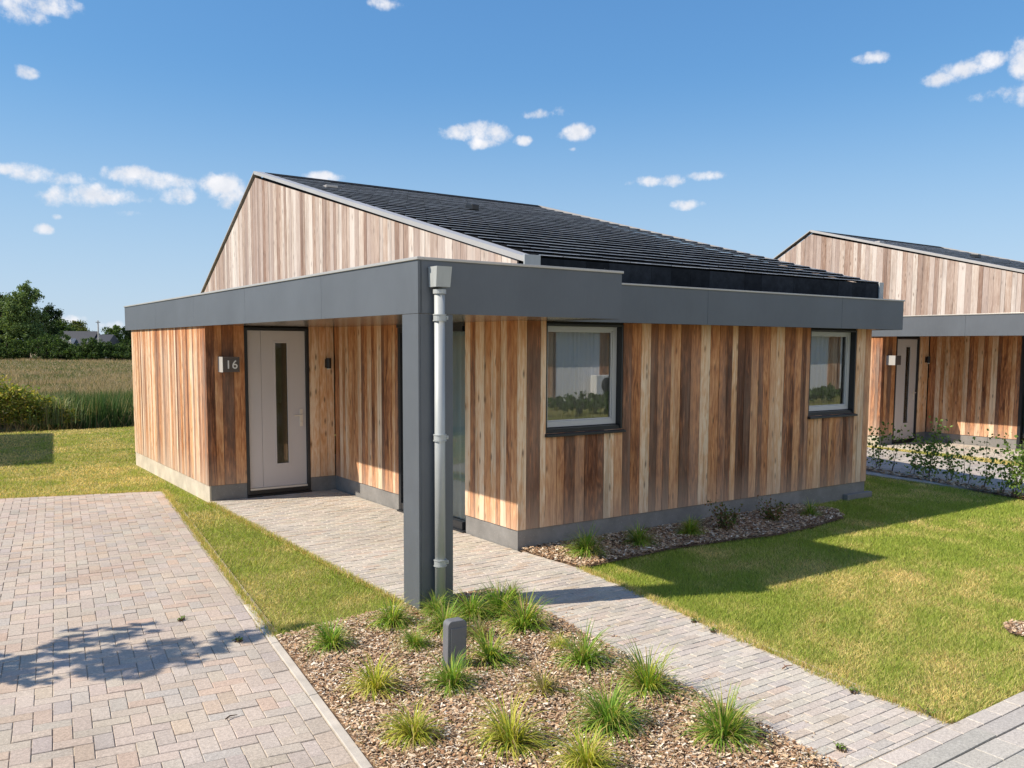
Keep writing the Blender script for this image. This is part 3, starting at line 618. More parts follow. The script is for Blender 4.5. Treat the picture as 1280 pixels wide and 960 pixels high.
tree('dark_tree', ft(62, 128), 8.2, 2.6, 14000, .24, PD, 'dark rounded tree just right of the tallest tree', group='trees beyond the field', trunk=.3, crown0=.08, nl=9, seed=4)
tree('dark_tree', ft(76, 132), 6.4, 2.2, 11000, .22, PG, 'lower tree behind the left end of the dark roofed house', group='trees beyond the field', trunk=.25, crown0=.1, nl=8, seed=5)
tree('round_tree', ft(101, 150), 6.2, 3.4, 12000, .24, PY, 'light yellow-green tree above the dark roofed house', group='trees beyond the field', trunk=.25, crown0=.2, nl=7, seed=6)
tree('round_tree', ft(146, 126), 4.8, 2.5, 12000, .22, PG, 'round green tree between the far house and the annex fascia', group='trees beyond the field', trunk=.25, crown0=.05, nl=8, seed=7)
tree('round_tree', ft(164, 130), 4.9, 2.6, 11000, .22, PD, 'dark green tree partly hidden by the annex corner', group='trees beyond the field', trunk=.25, crown0=.05, nl=8, seed=8)
for i, (px, dep, H, Rr, lb) in enumerate(((8, 112, 2.1, 2.4, 'low dark hedge bush at the foot of the tallest tree'), (58, 112, 2.6, 2.6, 'bush right of the tallest tree at the field edge'), (82, 111, 2.7, 2.5, 'rounded bush in front of the far house'), (104, 110, 2.3, 2.5, 'bush below the white wall of the far house'), (126, 111, 1.9, 2.3, 'low bush under the pole beyond the field'), (148, 112, 1.9, 2.4, 'low bush right of the pole at the field edge'), (170, 113, 2.0, 2.4, 'field edge bush next to the annex wall'))):
    tree('hedge_bush', ft(px, dep), H*1.2, Rr*1.35, 10000, .17, PG+PD, lb, 'bush', 'hedge bushes along the far field edge', .12, .02, 7, seed=20+i)

# far house and mast
c0 = far(101, 121); ang = -YAW
fh = empty('distant_house', (c0.x, c0.y, 0), -YAW, label='dark roofed distant house with white lower walls beyond the hedge', cat='house')
MT['darkroof'] = metal_paint('dark_roof', (.028, .033, .045), .6, .15); MT['farwhite'] = metal_paint('render_white', (.62, .66, .70), .8, .05)
a = MB(); a.box((-3.3, 0, 0), (3.4, 5, 1.75)); a.build('wall', 'farwhite', fh)
a = MB(); a.prism([(-3.6, -.3, 1.75), (-3.6, 2.5, 3.9), (-3.6, 5.3, 1.75)], (4.9, 0, 0)); a.prism([(1.31, -.3, 1.72), (1.31, 2.3, 3.45), (1.31, 5.2, 1.72)], (2.3, 0, 0)); a.build('roof', 'darkroof', fh)
a = MB(); a.box((-2.4, -.5, 2.1), (-1.1, .9, 2.85)); a.build('dormer', 'farwhite', fh)
a = MB(); a.box((.7, -.42, 2.35), (1.2, .8, 2.8)); a.build('skylight', 'farwhite', fh)
mp = far(123.5, 119); a = MB(); a.tube([(0, 0, 0), (0, 0, 5.3)], [.12, .08], 8, (.5, .5, .48)); a.box((-.3, -.05, 5.0), (.3, .05, 5.1), (.4, .4, .4))
o = a.build('mast', 'bark'); o.location = (mp.x, mp.y, 0); tag(o, 'pale thin pole standing in front of the distant house', 'pole')

# shrub by the ditch
sp0 = at(30, 531); YB = [(.30, .34, .06), (.22, .30, .06), (.45, .42, .08), (.17, .24, .05), (.52, .42, .09), (.32, .29, .13), (.20, .27, .08)]
sh = empty('golden_shrub', (sp0.x, sp0.y, 0), label='yellow-green flowering shrub at the lawn edge beside the ditch', cat='shrub')
lb = [(-1.9, -.2, .55, .7, .6, .55), (-1.2, 0, .65, .7, .6, .6), (-.5, .1, .65, .6, .5, .5), (-.1, 0, .50, .5, .5, .45), (.35, .1, .35, .4, .4, .32), (.75, 0, .2, .28, .3, .2), (-2.6, 0, .6, .7, .6, .6)]
lb = [(x_*1.2+.05, y_, z_*1.0, a_*1.15, b__, c_*1.05) for x_, y_, z_, a_, b__, c_ in lb]
V, C = crown(lb, 20000, .07, YB, .8, 30); V[:, 2] = np.maximum(V[:, 2], 0); fast_mesh('foliage', V, 4, C, 'leaf', sh)
a = MB()
for k in range(26):
    bx, by = random.uniform(-2.2, .5), random.uniform(-.3, .3); a.tube([(bx, by, -.05), (bx+random.uniform(-.1, .1), by, .4), (bx+random.uniform(-.25, .25), by+random.uniform(-.2, .2), random.uniform(.5, .9))], [.012, .009, .004], 5, (.14, .11, .06))
a.build('stems', 'bark', sh)
def tall_grass(loc, n, h, spread, pal, name, label, cat, seed=0):
    r = np.random.default_rng(seed); V, C = [], []
    for i in range(n):
        bx, by = r.normal(0, spread, 2); a = r.uniform(0, 6.28); L = h*r.uniform(.6, 1.1); ln = L*r.uniform(.1, .5); wd = .012
        px_, py_ = -math.sin(a)*wd, math.cos(a)*wd; pts = [(bx+math.cos(a)*ln*t_**2, by+math.sin(a)*ln*t_**2, L*(t_-.28*t_**3)) for t_ in (0, .35, .7, 1)]
        c = np.array(pal[r.integers(0, len(pal))])*r.uniform(.75, 1.25)
        for j in range(3):
            w0, w1 = (1-.25*j), (1-.25*(j+1)) if j < 2 else .1; p, q = pts[j], pts[j+1]
            V += [(p[0]-px_*w0, p[1]-py_*w0, p[2]), (p[0]+px_*w0, p[1]+py_*w0, p[2]), (q[0]+px_*w1, q[1]+py_*w1, q[2]), (q[0]-px_*w1, q[1]-py_*w1, q[2])]; C.append(c)
    o = fast_mesh(name, np.array(V), 4, np.array(C), 'leaf'); o.location = loc; return tag(o, label, cat)
p = at(64, 529); tall_grass((p.x, p.y, 0), 420, .95, .26, [(.20, .26, .10), (.14, .20, .08), (.38, .36, .2)], 'reed_clump', 'pale green reed clump leaning right of the golden shrub', 'reeds', 5)

# ------------------------------------------------------------------ house
Z0, ZP, ZS, ZT, ZE = 0., .203, 2.294, 2.691, 2.925
L, D, UW, E = 5.96, 4.51, -1.772, 8.98
UF, VF, E2 = -1.805, -1.246, 9.28
UK, V2, U3 = .227, -.348, 6.128
VR, ZR, BSL = 7.683, 4.912, .548
VB = VR+(ZR-2.62)/BSL          # back eave
def boards(o0, dr, nr, s0, s1, z0, ztop, openings=(), wmin=.085, wmax=.17, tone=(0, 1), wea=(0, .3), mi=0, seed=0, cuts=()):
    """vertical boards along dr from s0..s1; nr = outward normal; ztop(s)->z"""
    rs = random.Random(seed); mb = MB(); dr = Vector(dr); nr = Vector(nr); o0 = Vector(o0)
    st_ = sorted({s0, s1, *[c for op in openings for c in op[:2]], *cuts}); last = -1
    for a_, b_ in zip(st_, st_[1:]):
        s = a_
        while s < b_-1e-4:
            wd = rs.uniform(wmin, wmax)
            if b_-(s+wd) < wmin*.75: wd = b_-s
            e = s+wd; t_ = rs.betavariate(.9, .9)*(tone[1]-tone[0])+tone[0]
            if abs(t_-last) < .12: t_ = min(1, max(0, t_+rs.choice((-.2, .2))))
            last = t_; c = (t_, rs.random(), rs.uniform(*wea)); dp = rs.uniform(-.0022, .0022); g_ = .0022
            spans = [(z0, None)]
            for (u0, u1, q0, q1) in openings:
                if s >= u0-1e-4 and e <= u1+1e-4: spans = [(z0, q0)]+([(q1, None)] if q1 < ztop(s)-.02 else [])
            for q0, q1 in spans:
                if q1 is not None and q1-q0 < .02: continue
                ta = q1 if q1 is not None else ztop(s+g_); tb = q1 if q1 is not None else ztop(e-g_)
                P = [o0+dr*(s+g_)+Vector((0, 0, q0)), o0+dr*(e-g_)+Vector((0, 0, q0)), o0+dr*(e-g_)+Vector((0, 0, tb)), o0+dr*(s+g_)+Vector((0, 0, ta))]
                P = [p_+nr*dp-nr*.02 for p_ in P]; mb.prism(P, nr*.02, c, mi)
            s = e
    return mb
def core(o0, dr, nr, s0, s1, z0, ztop, openings=(), t0=.022, th=.12):
    mb = MB(); dr = Vector(dr); nr = Vector(nr); o0 = Vector(o0)-nr*t0
    st_ = sorted({s0, s1, *[c for op in openings for c in op[:2]]})
    for a_, b_ in zip(st_, st_[1:]):
        spans = [(z0, None)]
        for (u0, u1, q0, q1) in openings:
            if a_ >= u0-1e-4 and b_ <= u1+1e-4: spans = [(z0, q0), (q1, None)]
        for q0, q1 in spans:
            ta, tb = (q1, q1) if q1 is not None else (ztop(a_), ztop(b_))
            if ta-q0 < .005 and tb-q0 < .005: continue
            mb.prism([o0+dr*a_+Vector((0, 0, q0)), o0+dr*b_+Vector((0, 0, q0)), o0+dr*b_+Vector((0, 0, tb)), o0+dr*a_+Vector((0, 0, ta))], -nr*th)
    return mb
house = empty('timber_house', (0, 0, 0), label='timber clad bungalow with dark slate roof, corner canopy and pale door, filling the centre', cat='house')
flat = lambda z: (lambda s: z)
TB = 2.305
W1 = (.345, 1.392, 1.165, 2.285); W2 = (4.62, 5.628, 1.165, 2.285)
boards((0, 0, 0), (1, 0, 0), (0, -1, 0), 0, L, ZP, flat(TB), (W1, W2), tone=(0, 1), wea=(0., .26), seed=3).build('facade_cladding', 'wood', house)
core((0, 0, 0), (1, 0, 0), (0, -1, 0), .03, L-.03, ZP-.02, flat(2.66), (W1, W2)).build('facade_core', 'core', house)
GL = (1.0, 2.56, 0.02, 2.27)
boards((0, 0, 0), (0, 1, 0), (-1, 0, 0), .022, D-.022, ZP, flat(TB), (GL,), .08, .125, tone=(.28, 1), wea=(0, .12), seed=11).build('porch_side_cladding', 'wood', house)
core((0, 0, 0), (0, 1, 0), (-1, 0, 0), .05, D, ZP-.02, flat(2.66), (GL,)).build('porch_side_core', 'core', house)
DO = (-1.267, -.368, 0.0, 2.285)
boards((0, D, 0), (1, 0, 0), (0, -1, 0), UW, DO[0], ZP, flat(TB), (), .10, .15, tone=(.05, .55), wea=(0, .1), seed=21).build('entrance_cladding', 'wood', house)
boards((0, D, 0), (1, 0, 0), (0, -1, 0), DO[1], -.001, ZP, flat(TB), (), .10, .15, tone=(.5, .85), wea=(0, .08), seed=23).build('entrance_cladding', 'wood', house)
core((0, D, 0), (1, 0, 0), (0, -1, 0), UW+.03, 0, ZP-.02, flat(2.66), (DO,)).build('entrance_core', 'core', house)
boards((UW, 0, 0), (0, 1, 0), (-1, 0, 0), D+.0, E, ZP, flat(TB), (), .065, .12, tone=(.12, 1.), wea=(.0, .55), seed=31).build('annex_cladding', 'wood', house)
core((UW, 0, 0), (0, 1, 0), (-1, 0, 0), D+.03, E, ZP-.02, flat(2.66)).build('annex_core', 'core', house)
boards((0, E, 0), (1, 0, 0), (0, 1, 0), UW+.03, 0, ZP, flat(TB), (), tone=(.1, .8), seed=41).build('annex_rear_cladding', 'wood', house)
core((0, E, 0), (1, 0, 0), (0, 1, 0), UW+.03, 0, 0, flat(2.66)).build('annex_rear_core', 'core', house)
def roofz(v): return (ZE-.03+(v+.08)*(ZR-ZE)/(VR+.08)) if v <= VR else ZR-.03-(v-VR)*BSL
boards((0.0, 0, 0), (0, 1, 0), (-1, 0, 0), .03, VB-.05, 2.66, lambda s: roofz(s)-.03, (), .085, .17, tone=(.1, 1.), wea=(.1, .6), seed=51, cuts=(VR,)).build('gable_cladding', 'woodg', house)
core((0.0, 0, 0), (0, 1, 0), (-1, 0, 0), .03, VB-.05, 2.64, lambda s: roofz(s)-.06).build('gable_core', 'core', house)
# right gable and rear wall
boards((L, 0, 0), (0, 1, 0), (1, 0, 0), .022, VB-.05, ZP, lambda s: roofz(s)-.03, (), tone=(.2, .9), wea=(.1, .5), seed=61, cuts=(VR,)).build('end_gable_cladding', 'wood', house)
core((L, 0, 0), (0, 1, 0), (1, 0, 0), .03, VB-.05, 0, lambda s: roofz(s)-.06).build('end_gable_core', 'core', house)
boards((0, VB-.05, 0), (1, 0, 0), (0, 1, 0), 0, L, ZP, flat(2.6), (), tone=(.2, .9), seed=71).build('rear_cladding', 'wood', house)
core((0, VB-.05, 0), (1, 0, 0), (0, 1, 0), .03, L-.03, 0, flat(2.6)).build('rear_core', 'core', house)
core((0, 0, 0), (0, 1, 0), (-1, 0, 0), E, VB-.05, 0, flat(2.64)).build('side_core', 'core', house)
# plinth
q = .012
for a_, b_ in (((q, q, -.3), (L-q, .2, ZP-.004)), ((q, .2, -.3), (.2, GL[0], ZP-.004)), ((q, GL[1], -.3), (.2, D+q, ZP-.004)), ((UW+.03, D+q, -.3), (DO[0], D+.2, ZP-.004)), ((DO[1], D+q, -.3), (.2, D+.2, ZP-.0045)), ((L-.2, .2, -.3), (L-q, VB, ZP-.004)), ((q, GL[0], -.3), (.2, GL[1], .015))):
    pl = MB(); pl.box(a_, b_); pl.build('plinth', 'plinth', house)
pl = MB(); pl.box((UW+q-.004, D+q-.002, -.3), (UW+.0295, E-.01, ZP-.004)); pl.build('annex_plinth', 'plinthsand', house)
pl = MB(); pl.box((5.45, -.07, -.2), (6.02, .01, .06)); pl.build('footing', 'plinth', house, bevel=.01)
# fascia runs of panels, cap and soffit
fm = MB(); th = .03
def panel_run(a, b, joints, zb, zt, nrm):
    a = Vector(a); b = Vector(b); Ln = (b-a).length; d = (b-a)/Ln; nr = Vector(nrm); js = [0]+list(joints)+[Ln]
    for s0_, s1_ in zip(js, js[1:]):
        P = [a+d*(s0_+.0018), a+d*(s1_-.0018)]; P = [P[0]+Vector((0, 0, zb)), P[1]+Vector((0, 0, zb)), P[1]+Vector((0, 0, zt)), P[0]+Vector((0, 0, zt))]
        fm.prism(P, -nr*.02)
    fm.prism([a-nr*.021+Vector((0, 0, zb+.003)), b-nr*.021+Vector((0, 0, zb+.003)), b-nr*.021+Vector((0, 0, zt-.003)), a-nr*.021+Vector((0, 0, zt-.003))], -nr*.01)
panel_run((UF, VF+.0, 0), (UF, E2, 0), [1.84, 4.03, 6.14, 8.3], ZS, ZT, (-1, 0, 0))
panel_run((UF+.021, VF, 0), (UK, VF, 0), [], ZS, ZT, (0, -1, 0))
panel_run((UK, VF+.021, 0), (UK, V2, 0), [], ZS, ZT, (1, 0, 0))
ZT2 = 2.679
panel_run((UK-.02, V2, 0), (U3, V2, 0), [2.1, 4.55], ZS+.003, ZT2, (0, -1, 0))
panel_run((U3, V2+.021, 0), (U3, VB, 0), [2.5, 5, 7.5], ZS+.003, ZT2, (1, 0, 0))
panel_run((UF+.021, E2, 0), (0, E2, 0), [], ZS, ZT, (0, 1, 0))
fm.build('fascia', 'fascia', house)
cp = MB(); h_ = .022
cp.box((UF-.012, VF-.012, ZT), (UF+.05, E2+.012, ZT+h_)); cp.box((UF+.05, VF-.012, ZT), (UK+.012, VF+.05, ZT+h_-.001)); cp.box((UK-.05, VF+.05, ZT), (UK+.012, V2+.03, ZT+h_-.001))
cp.box((UK+.012, V2-.012, ZT2), (U3+.012, V2+.05, ZT2+.018)); cp.box((U3-.05, V2+.05, ZT2), (U3+.012, VB, ZT2+.018)); cp.box((UF+.05, E2-.05, ZT), (0, E2+.012, ZT+h_-.001))
cp.build('fascia_cap', 'cap', house, bevel=.003)
sf = MB()
for (a_, b_, c_, d_) in ((UF+.03, VF+.03, 0.03, D), (.03, VF+.03, UK-.03, 0.03), (UK-.03, V2+.03, U3-.03, .03), (UF+.03, D, UW+.03, E2-.03), (UW+.03, D+.005, .0, D+.05), (L-.03, .03, U3-.03, VB), (UW, E-.03, 0, E2-.03)):
    n_ = max(1, int((d_-b_)/2)); sf.box((a_, b_, ZS+.012), (c_, d_, ZS+.03))
sf.build('soffit', 'soffit', house)
dk = MB(); dk.box((UF+.035, VF+.035, 2.58), (-.13, E2-.03, 2.62)); dk.box((-.13, VF+.035, 2.58), (UK-.03, .0, 2.619)); dk.box((UK-.03, V2+.035, 2.58), (U3-.035, .0, 2.618)); dk.box((L+.02, 0, 2.58), (U3-.035, VB, 2.618))
dk.build('flat_roof', 'frame', house)
# post
po = MB(); po.box((UF, VF, -.1), (UF+.018, -.991, ZS-.004)); po.box((UF+.0195, VF+.001, -.1), (-1.502, VF+.019, ZS-.004)); po.box((UF+.018, -1.009, -.1), (-1.5035, -.991, ZS-.004)); po.box((-1.520, VF+.019, -.1), (-1.502, -1.009, ZS-.004))
po.build('post', 'fascia', house, bevel=.002)
pe_ = MB(); pe_.box((UF+.0005, VF+.0005, -.1), (UF+.0185, VF+.0185, ZS-.004)); 
# roof tiles
def tiles(o0, e1, e2, n_c, n_r, tw, th_, seed, low=.052):
    """e1 along the eave, e2 up the slope, rows lapped"""
    rs = random.Random(seed); mb = MB(); e1 = Vector(e1).normalized(); e2 = Vector(e2).normalized(); nn = e1.cross(e2); nn = nn if nn.z > 0 else -nn; o0 = Vector(o0); W = n_c*tw
    for r in range(n_r):
        off = (r % 2)*tw*.5; i = 0; s = -off
        while s < W-1e-3:
            a_, b_ = max(0, s)+.0015, min(W, s+tw)-.0015; s += tw
            if b_-a_ < .02: continue
            k = rs.uniform(.75, 1.3); c = (.010*k, .011*k, .013*k); dz = rs.uniform(0, .004); y0 = r*th_+rs.uniform(-.004, .004); y1 = (r+1)*th_+.05
            lo, hi = low+dz, .014
            p = lambda a, y, z: o0+e1*a+e2*y+nn*z
            n = len(mb.v); mb.v += [tuple(p(*q_)) for q_ in ((a_, y0, lo-.020), (b_, y0, lo-.020), (b_, y1, hi-.012), (a_, y1, hi-.012), (a_, y0, lo), (b_, y0, lo), (b_, y1, hi), (a_, y1, hi), (a_, y0-.004, lo-.0065), (b_, y0-.004, lo-.0065))]
            ce = (.62*rs.uniform(.75, 1.15),)*3
            for f, cc, mi in (((4, 5, 6, 7), c, 0), ((0, 1, 9, 8), c, 0), ((8, 9, 5, 4), ce, 1), ((1, 2, 6, 5, 9), c, 0), ((3, 0, 8, 4, 7), c, 0), ((3, 2, 1, 0), c, 0)):
                mb.f.append(tuple(n+j for j in f)); mb.c.append(cc); mb.m.append(mi)
    return mb
MT['tileedge'] = attr_mat('tile_edge', .5, 0, 12, .5)
e2v = Vector((0, VR+.08, ZR-ZE)); sl_len = e2v.length
tw = (L-.02-.19)/19
roof = tiles((.17, -.085, ZE-.02), (1, 0, 0), e2v, 19, 28, tw, sl_len/28, 5, .042).build('roof', ['tile', 'tileedge'], house)
bsl = Vector((0, VR-VB, ZR-2.62))
tiles((L-.02, VB, 2.62), (-1, 0, 0), bsl, 19, 14, tw, bsl.length/14, 6).build('rear_roof', ['tile', 'tileedge'], house)
rb = MB()
rb.prism([(.05, -.06, ZE-.06), (.05, VR, ZR-.045), (.05, VB, 2.56), (.05, VB-.2, 2.56), (.05, VR, ZR-.2), (.05, .05, ZE-.2)], (L-.1, 0, 0)); rb.build('roof_deck', 'core', roof)
rc = MB(); y0 = VR
for k in range(19): rc.prism([(.17+k*tw+.001, VR-.14, ZR-.008), (.17+k*tw+.001, VR, ZR+.05), (.17+k*tw+.001, VR+.12, ZR-.03)], (tw-.002, 0, 0), (.02, .023, .028))
rc.build('ridge_tiles', 'tile', roof)
up = MB(); k = 0; rs = random.Random(4)
while k < 19:
    kk = rs.uniform(.7, 1.5); up.box((.17+k*tw+.0015, -.098-rs.uniform(0, .003), ZT2-.06), (.17+(k+1)*tw-.0015, -.075, ZE-.008), (.02*kk, .024*kk, .031*kk)); k += 1
up.build('eave_upstand', 'tile', roof)
def verge(u0, u1, name):
    v = MB(); 
    for (va, za), (vb, zb) in (((-.11, ZE-.025), (VR, ZR+.028)), ((VR, ZR+.028), (VB+.05, 2.62))):
        q_ = .032 if va < 0 else .0
        v.prism([(u0, va, za-q_), (u0, vb, zb-q_), (u0, vb, zb+.022), (u0, va, za+.022)], (u1-u0, 0, 0))
    return v.build(name, 'verge', roof)
verge(-.022, .14, 'verge_trim'); verge(L-.03, L+.03, 'verge_trim')
bx = MB(); bx.box((-.024, -.128, ZT-.03), (.17, -.108, ZE+.012)); bx.build('verge_end_cap', 'zinc', roof, bevel=.003)
bx = MB(); bx.box((L-.06, -.128, ZT-.03), (L+.032, -.108, ZE+.012)); bx.build('verge_end_cap', 'zinc', roof, bevel=.003)
def on_roof(u, v): return Vector((u, v, ZE+(v+.085)*(ZR-ZE)/(VR+.08)+.02))
for (u, v) in ((2.55, 4.9),):
    p = on_roof(u, v); a = MB(); a.prism([(p.x-.05, p.y-.09, p.z-.02), (p.x-.05, p.y-.09, p.z+.07), (p.x-.05, p.y+.10, p.z+.10), (p.x-.05, p.y+.14, p.z+.02)], (.13, 0, 0)); a.build('roof_vent', 'frame', roof, bevel=.01)
p = on_roof(.75, 6.3); a = MB(); a.box((p.x-.10, p.y-.08, p.z-.02), (p.x+.10, p.y+.08, p.z+.02)); a.build('roof_vent', 'verge', roof, bevel=.006)
# downpipe
PX, PY, PR = -1.655, VF-.060, .0405
dp = MB(); dp.tube([(PX, PY, -.05), (PX, PY, 2.45)], PR, 20); pipe = dp.build('downpipe', 'zinc', house, smooth=False)
for p_ in pipe.data.polygons: p_.use_smooth = len(p_.vertices) == 4
hp = MB(); t0, b0, hw, hb = 2.64, 2.49, .065, .061
A = [(PX-hw, VF-.005, t0), (PX+hw, VF-.005, t0), (PX+hw, VF-.135, t0), (PX-hw, VF-.135, t0)]; B = [(PX-hb, VF-.005, b0), (PX+hb, VF-.005, b0), (PX+hb, VF-.115, b0), (PX-hb, VF-.115, b0)]
hp.face(A); hp.face(B[::-1])
for i in range(4): j = (i+1) % 4; hp.face([A[j], A[i], B[i], B[j]])
hp.tube([(PX, PY, 2.44), (PX, PY, 2.472)], .050, 20); hp.build('rainwater_hopper', 'zinc', pipe)
for z in (2.262, 1.355, .385):
    b_ = MB(); b_.tube([(PX, PY, z-.018), (PX, PY, z+.018)], PR+.007, 20); b_.tube([(PX, PY, z-.026), (PX, PY, z-.019)], PR+.011, 20); b_.tube([(PX, PY, z+.019), (PX, PY, z+.026)], PR+.011, 20)
    b_.box((PX+PR+.002, PY-.02, z-.014), (PX+PR+.024, PY+.012, z+.014)); b_.tube([(PX+PR+.012, PY-.03, z), (PX+PR+.012, PY+.02, z)], .006, 8); b_.box((PX-.008, PY+PR, z-.01), (PX+.008, VF+.0, z+.01)); b_.build('pipe_bracket', 'zinc', pipe)
# joints in the pipe
for z in (1.39, .42): pass
# front door
yd = D+.035
dl = MB(); zt_, zb_ = 2.245, .115; x0_, x1_ = DO[0]+.045, DO[1]-.045; gx0, gx1, gz0, gz1 = -.835, -.672, .43, 2.08
cuts_ = [x0_, -1.035, gx0-.012, gx1+.012, x1_]
for i, (a_, b_) in enumerate(zip(cuts_, cuts_[1:])):
    if i == 2: dl.box((a_+.0, yd, zb_), (b_, yd+.05, gz0-.02)); dl.box((a_, yd, gz1+.02), (b_, yd+.05, zt_))
    else: dl.box((a_+(.002 if i == 1 else 0), yd, zb_), (b_-(.002 if i == 0 else 0), yd+.05, zt_))
door = dl.build('door', 'doorleaf', house)
a = MB(); a.box((DO[0], D-.004, .03), (x0_-.003, D+.09, DO[3])); a.box((x1_+.003, D-.004, .03), (DO[1], D+.09, DO[3])); a.box((x0_-.003, D-.004, zt_+.004), (x1_+.003, D+.09, DO[3])); a.build('door_frame', 'frame', door, bevel=.003)
a = MB(); a.box((gx0, yd+.012, gz0), (gx1, yd+.02, gz1)); a.build('door_glass', 'doorglass', door); a = MB(); a.box((gx0, yd+.030, gz0), (gx1, yd+.036, gz1)); a.build('frosted_pane', 'frosted', door)
a = MB()
for (p0, p1) in (((gx0-.022, gz0-.03), (gx0, gz1+.03)), ((gx1, gz0-.03), (gx1+.022, gz1+.03)), ((gx0, gz0-.03), (gx1, gz0)), ((gx0, gz1), (gx1, gz1+.03))): a.box((p0[0], yd-.006, p0[1]), (p1[0], yd+.01, p1[1]))
a.build('glass_bead', 'doorleaf', door, bevel=.003)
a = MB(); a.box((-.505, yd-.012, .93), (-.462, yd, 1.17)); a.tube([(-.484, yd-.012, 1.085), (-.484, yd-.055, 1.085), (-.484, yd-.06, 1.085)], .011, 10); a.tube([(-.484, yd-.055, 1.085), (-.60, yd-.055, 1.085)], .010, 10); a.tube([(-.484, yd-.012, .985), (-.484, yd-.024, .985)], .014, 12); a.build('door_handle', 'steel', door, bevel=.002)
a = MB(); a.box((DO[0], D-.03, -.02), (DO[1], D+.09, .028)); a.box((x0_-.003, D-.01, .03), (x1_+.003, D+.08, .085)); a.build('threshold', 'black', door, bevel=.004)
a = MB(); a.box((x0_, yd-.03, .088), (x1_, yd+.03, .112)); a.build('weather_bar', 'steel', door)
# number sign
su0, su1, sv, sz0, sz1 = -1.615, -1.395, D-.20, 1.70, 1.895
a = MB(); a.box((su0+.004, sv+.004, sz0), (su1, D, sz1)); sign = a.build('number_sign', 'signdark', house, bevel=.003)
a = MB(); a.box((su0-.002, sv, sz0-.002), (su0+.004, D, sz1+.002)); a.build('sign_side_plate', 'plate', sign)
tx = bpy.data.curves.new('digits', 'FONT'); tx.body = '16'; tx.size = .155; tx.extrude = .002; tx.offset = .0012; tx.align_x = 'CENTER'; tx.space_character = 1.08
to = bpy.data.objects.new('tmp', tx); me = bpy.data.meshes.new_from_object(to); bpy.data.objects.remove(to); me.materials.append(MT['white'])
dg = bpy.data.objects.new('digits', me); col.objects.link(dg); dg.parent = sign; dg.rotation_euler = (R(90), 0, 0); dg.location = ((su0+su1)/2+.005, sv+.001, 1.745)
# wall lamp
a = MB(); a.box((-.135, D-.018, 1.74), (-.075, D, 1.86)); a.tube([(-.105, D-.065, 1.73), (-.105, D-.065, 1.875)], .036, 16); a.box((-.12, D-.05, 1.79), (-.09, D-.016, 1.82)); lamp = a.build('wall_lamp', 'black', house)
a = MB(); a.tube([(-.105, D-.065, 1.718), (-.105, D-.065, 1.731)], .026, 14); a.build('lamp_lens', 'steel', lamp)
# windows
def curtain(u0, u1, z0, z1, axis, c, amp=.022, wl=.11, parent=None, seed=0):
    rs = random.Random(seed); n = int((u1-u0)/.008); mb = MB(); ph = 0; pts = []
    for i in range(n+1):
        s = u0+(u1-u0)*i/n; ph += .008/wl*6.28*(1+.5*math.sin(s*7+seed)); pts.append((s, amp*math.sin(ph)+amp*.3*math.sin(2.3*ph)))
    for (a0, d0), (a1, d1) in zip(pts, pts[1:]):
        if axis == 'u': q_ = [(a0, c+d0, z0), (a1, c+d1, z0), (a1, c+d1, z1), (a0, c+d0, z1)]
        else: q_ = [(c+d0, a0, z0), (c+d1, a1, z0), (c+d1, a1, z1), (c+d0, a0, z1)]
        mb.face(q_)
    o = mb.build('curtain', 'curtain', parent, smooth=True); return o
def window(W, seed, cur):
    u0, u1, z0, z1 = W; y0 = .0; ys = .085
    a = MB(); f = .022
    a.box((u0, y0+.006, z0), (u0+f, .13, z1)); a.box((u1-f, y0+.006, z0), (u1, .13, z1)); a.box((u0+f, y0+.006, z1-f), (u1-f, .13, z1)); a.box((u0+f, .02, z0), (u1-f, .13, z0+f))
    fr = a.build('window', 'frame', house, bevel=.002)
    a = MB(); s = .058; a0, a1, b0, b1 = u0+f+.002, u1-f-.002, z0+f+.03, z1-f-.002
    a.box((a0, ys, b0), (a0+s, ys+.05, b1)); a.box((a1-s, ys, b0), (a1, ys+.05, b1)); a.box((a0+s, ys, b1-s+.012), (a1-s, ys+.05, b1)); a.box((a0+s, ys, b0), (a1-s, ys+.05, b0+s))
    i0, i1, j0, j1 = a0+s, a1-s, b0+s, b1-s+.012; g_ = .014
    a.box((i0, ys+.012, j0), (i0+g_, ys+.045, j1)); a.box((i1-g_, ys+.012, j0), (i1, ys+.045, j1)); a.box((i0+g_, ys+.012, j1-g_), (i1-g_, ys+.045, j1)); a.box((i0+g_, ys+.012, j0), (i1-g_, ys+.045, j0+g_))
    a.build('sash', 'sash', fr, bevel=.003)
    a = MB(); a.face([(i0, ys+.025, j0), (i1, ys+.025, j0), (i1, ys+.025, j1), (i0, ys+.025, j1)]); a.build('pane', 'glass', fr)
    a = MB(); a.prism([(u0-.012, -.045, z0-.035), (u0-.012, -.045, z0-.012), (u0-.012, .10, z0+.02), (u0-.012, .10, z0-.035)], (u1-u0+.024, 0, 0)); a.prism([(u0+f, .03, z0+f), (u0+f, .03, z0+f+.018), (u0+f, .12, z0+f+.03), (u0+f, .12, z0+f)], (u1-u0-2*f, 0, 0)); a.build('sill', 'frame', fr, bevel=.002)
    for c0, c1 in cur: curtain(c0, c1, z0-.2, z1-.02, 'u', .162, .014, .085, fr, seed)
    return fr
window(W1, 1, [(.30, 1.45)]); window(W2, 2, [(4.55, 5.7)])
a = MB(); f = .06; y0, y1, z0, z1 = GL
a.box((.05, y0, z0), (.11, y0+f, z1)); a.box((-.004, y1-f, z0), (.11, y1, z1)); a.box((.0, y0+f, z1-f), (.11, y1-f, z1)); a.box((.0, y0+f, z0), (.11, y1-f, z0+.09)); a.box((-.03, y0, -.01), (.11, y1, z0)); a.box((-.02, y0, z1), (.11, y1, TB))
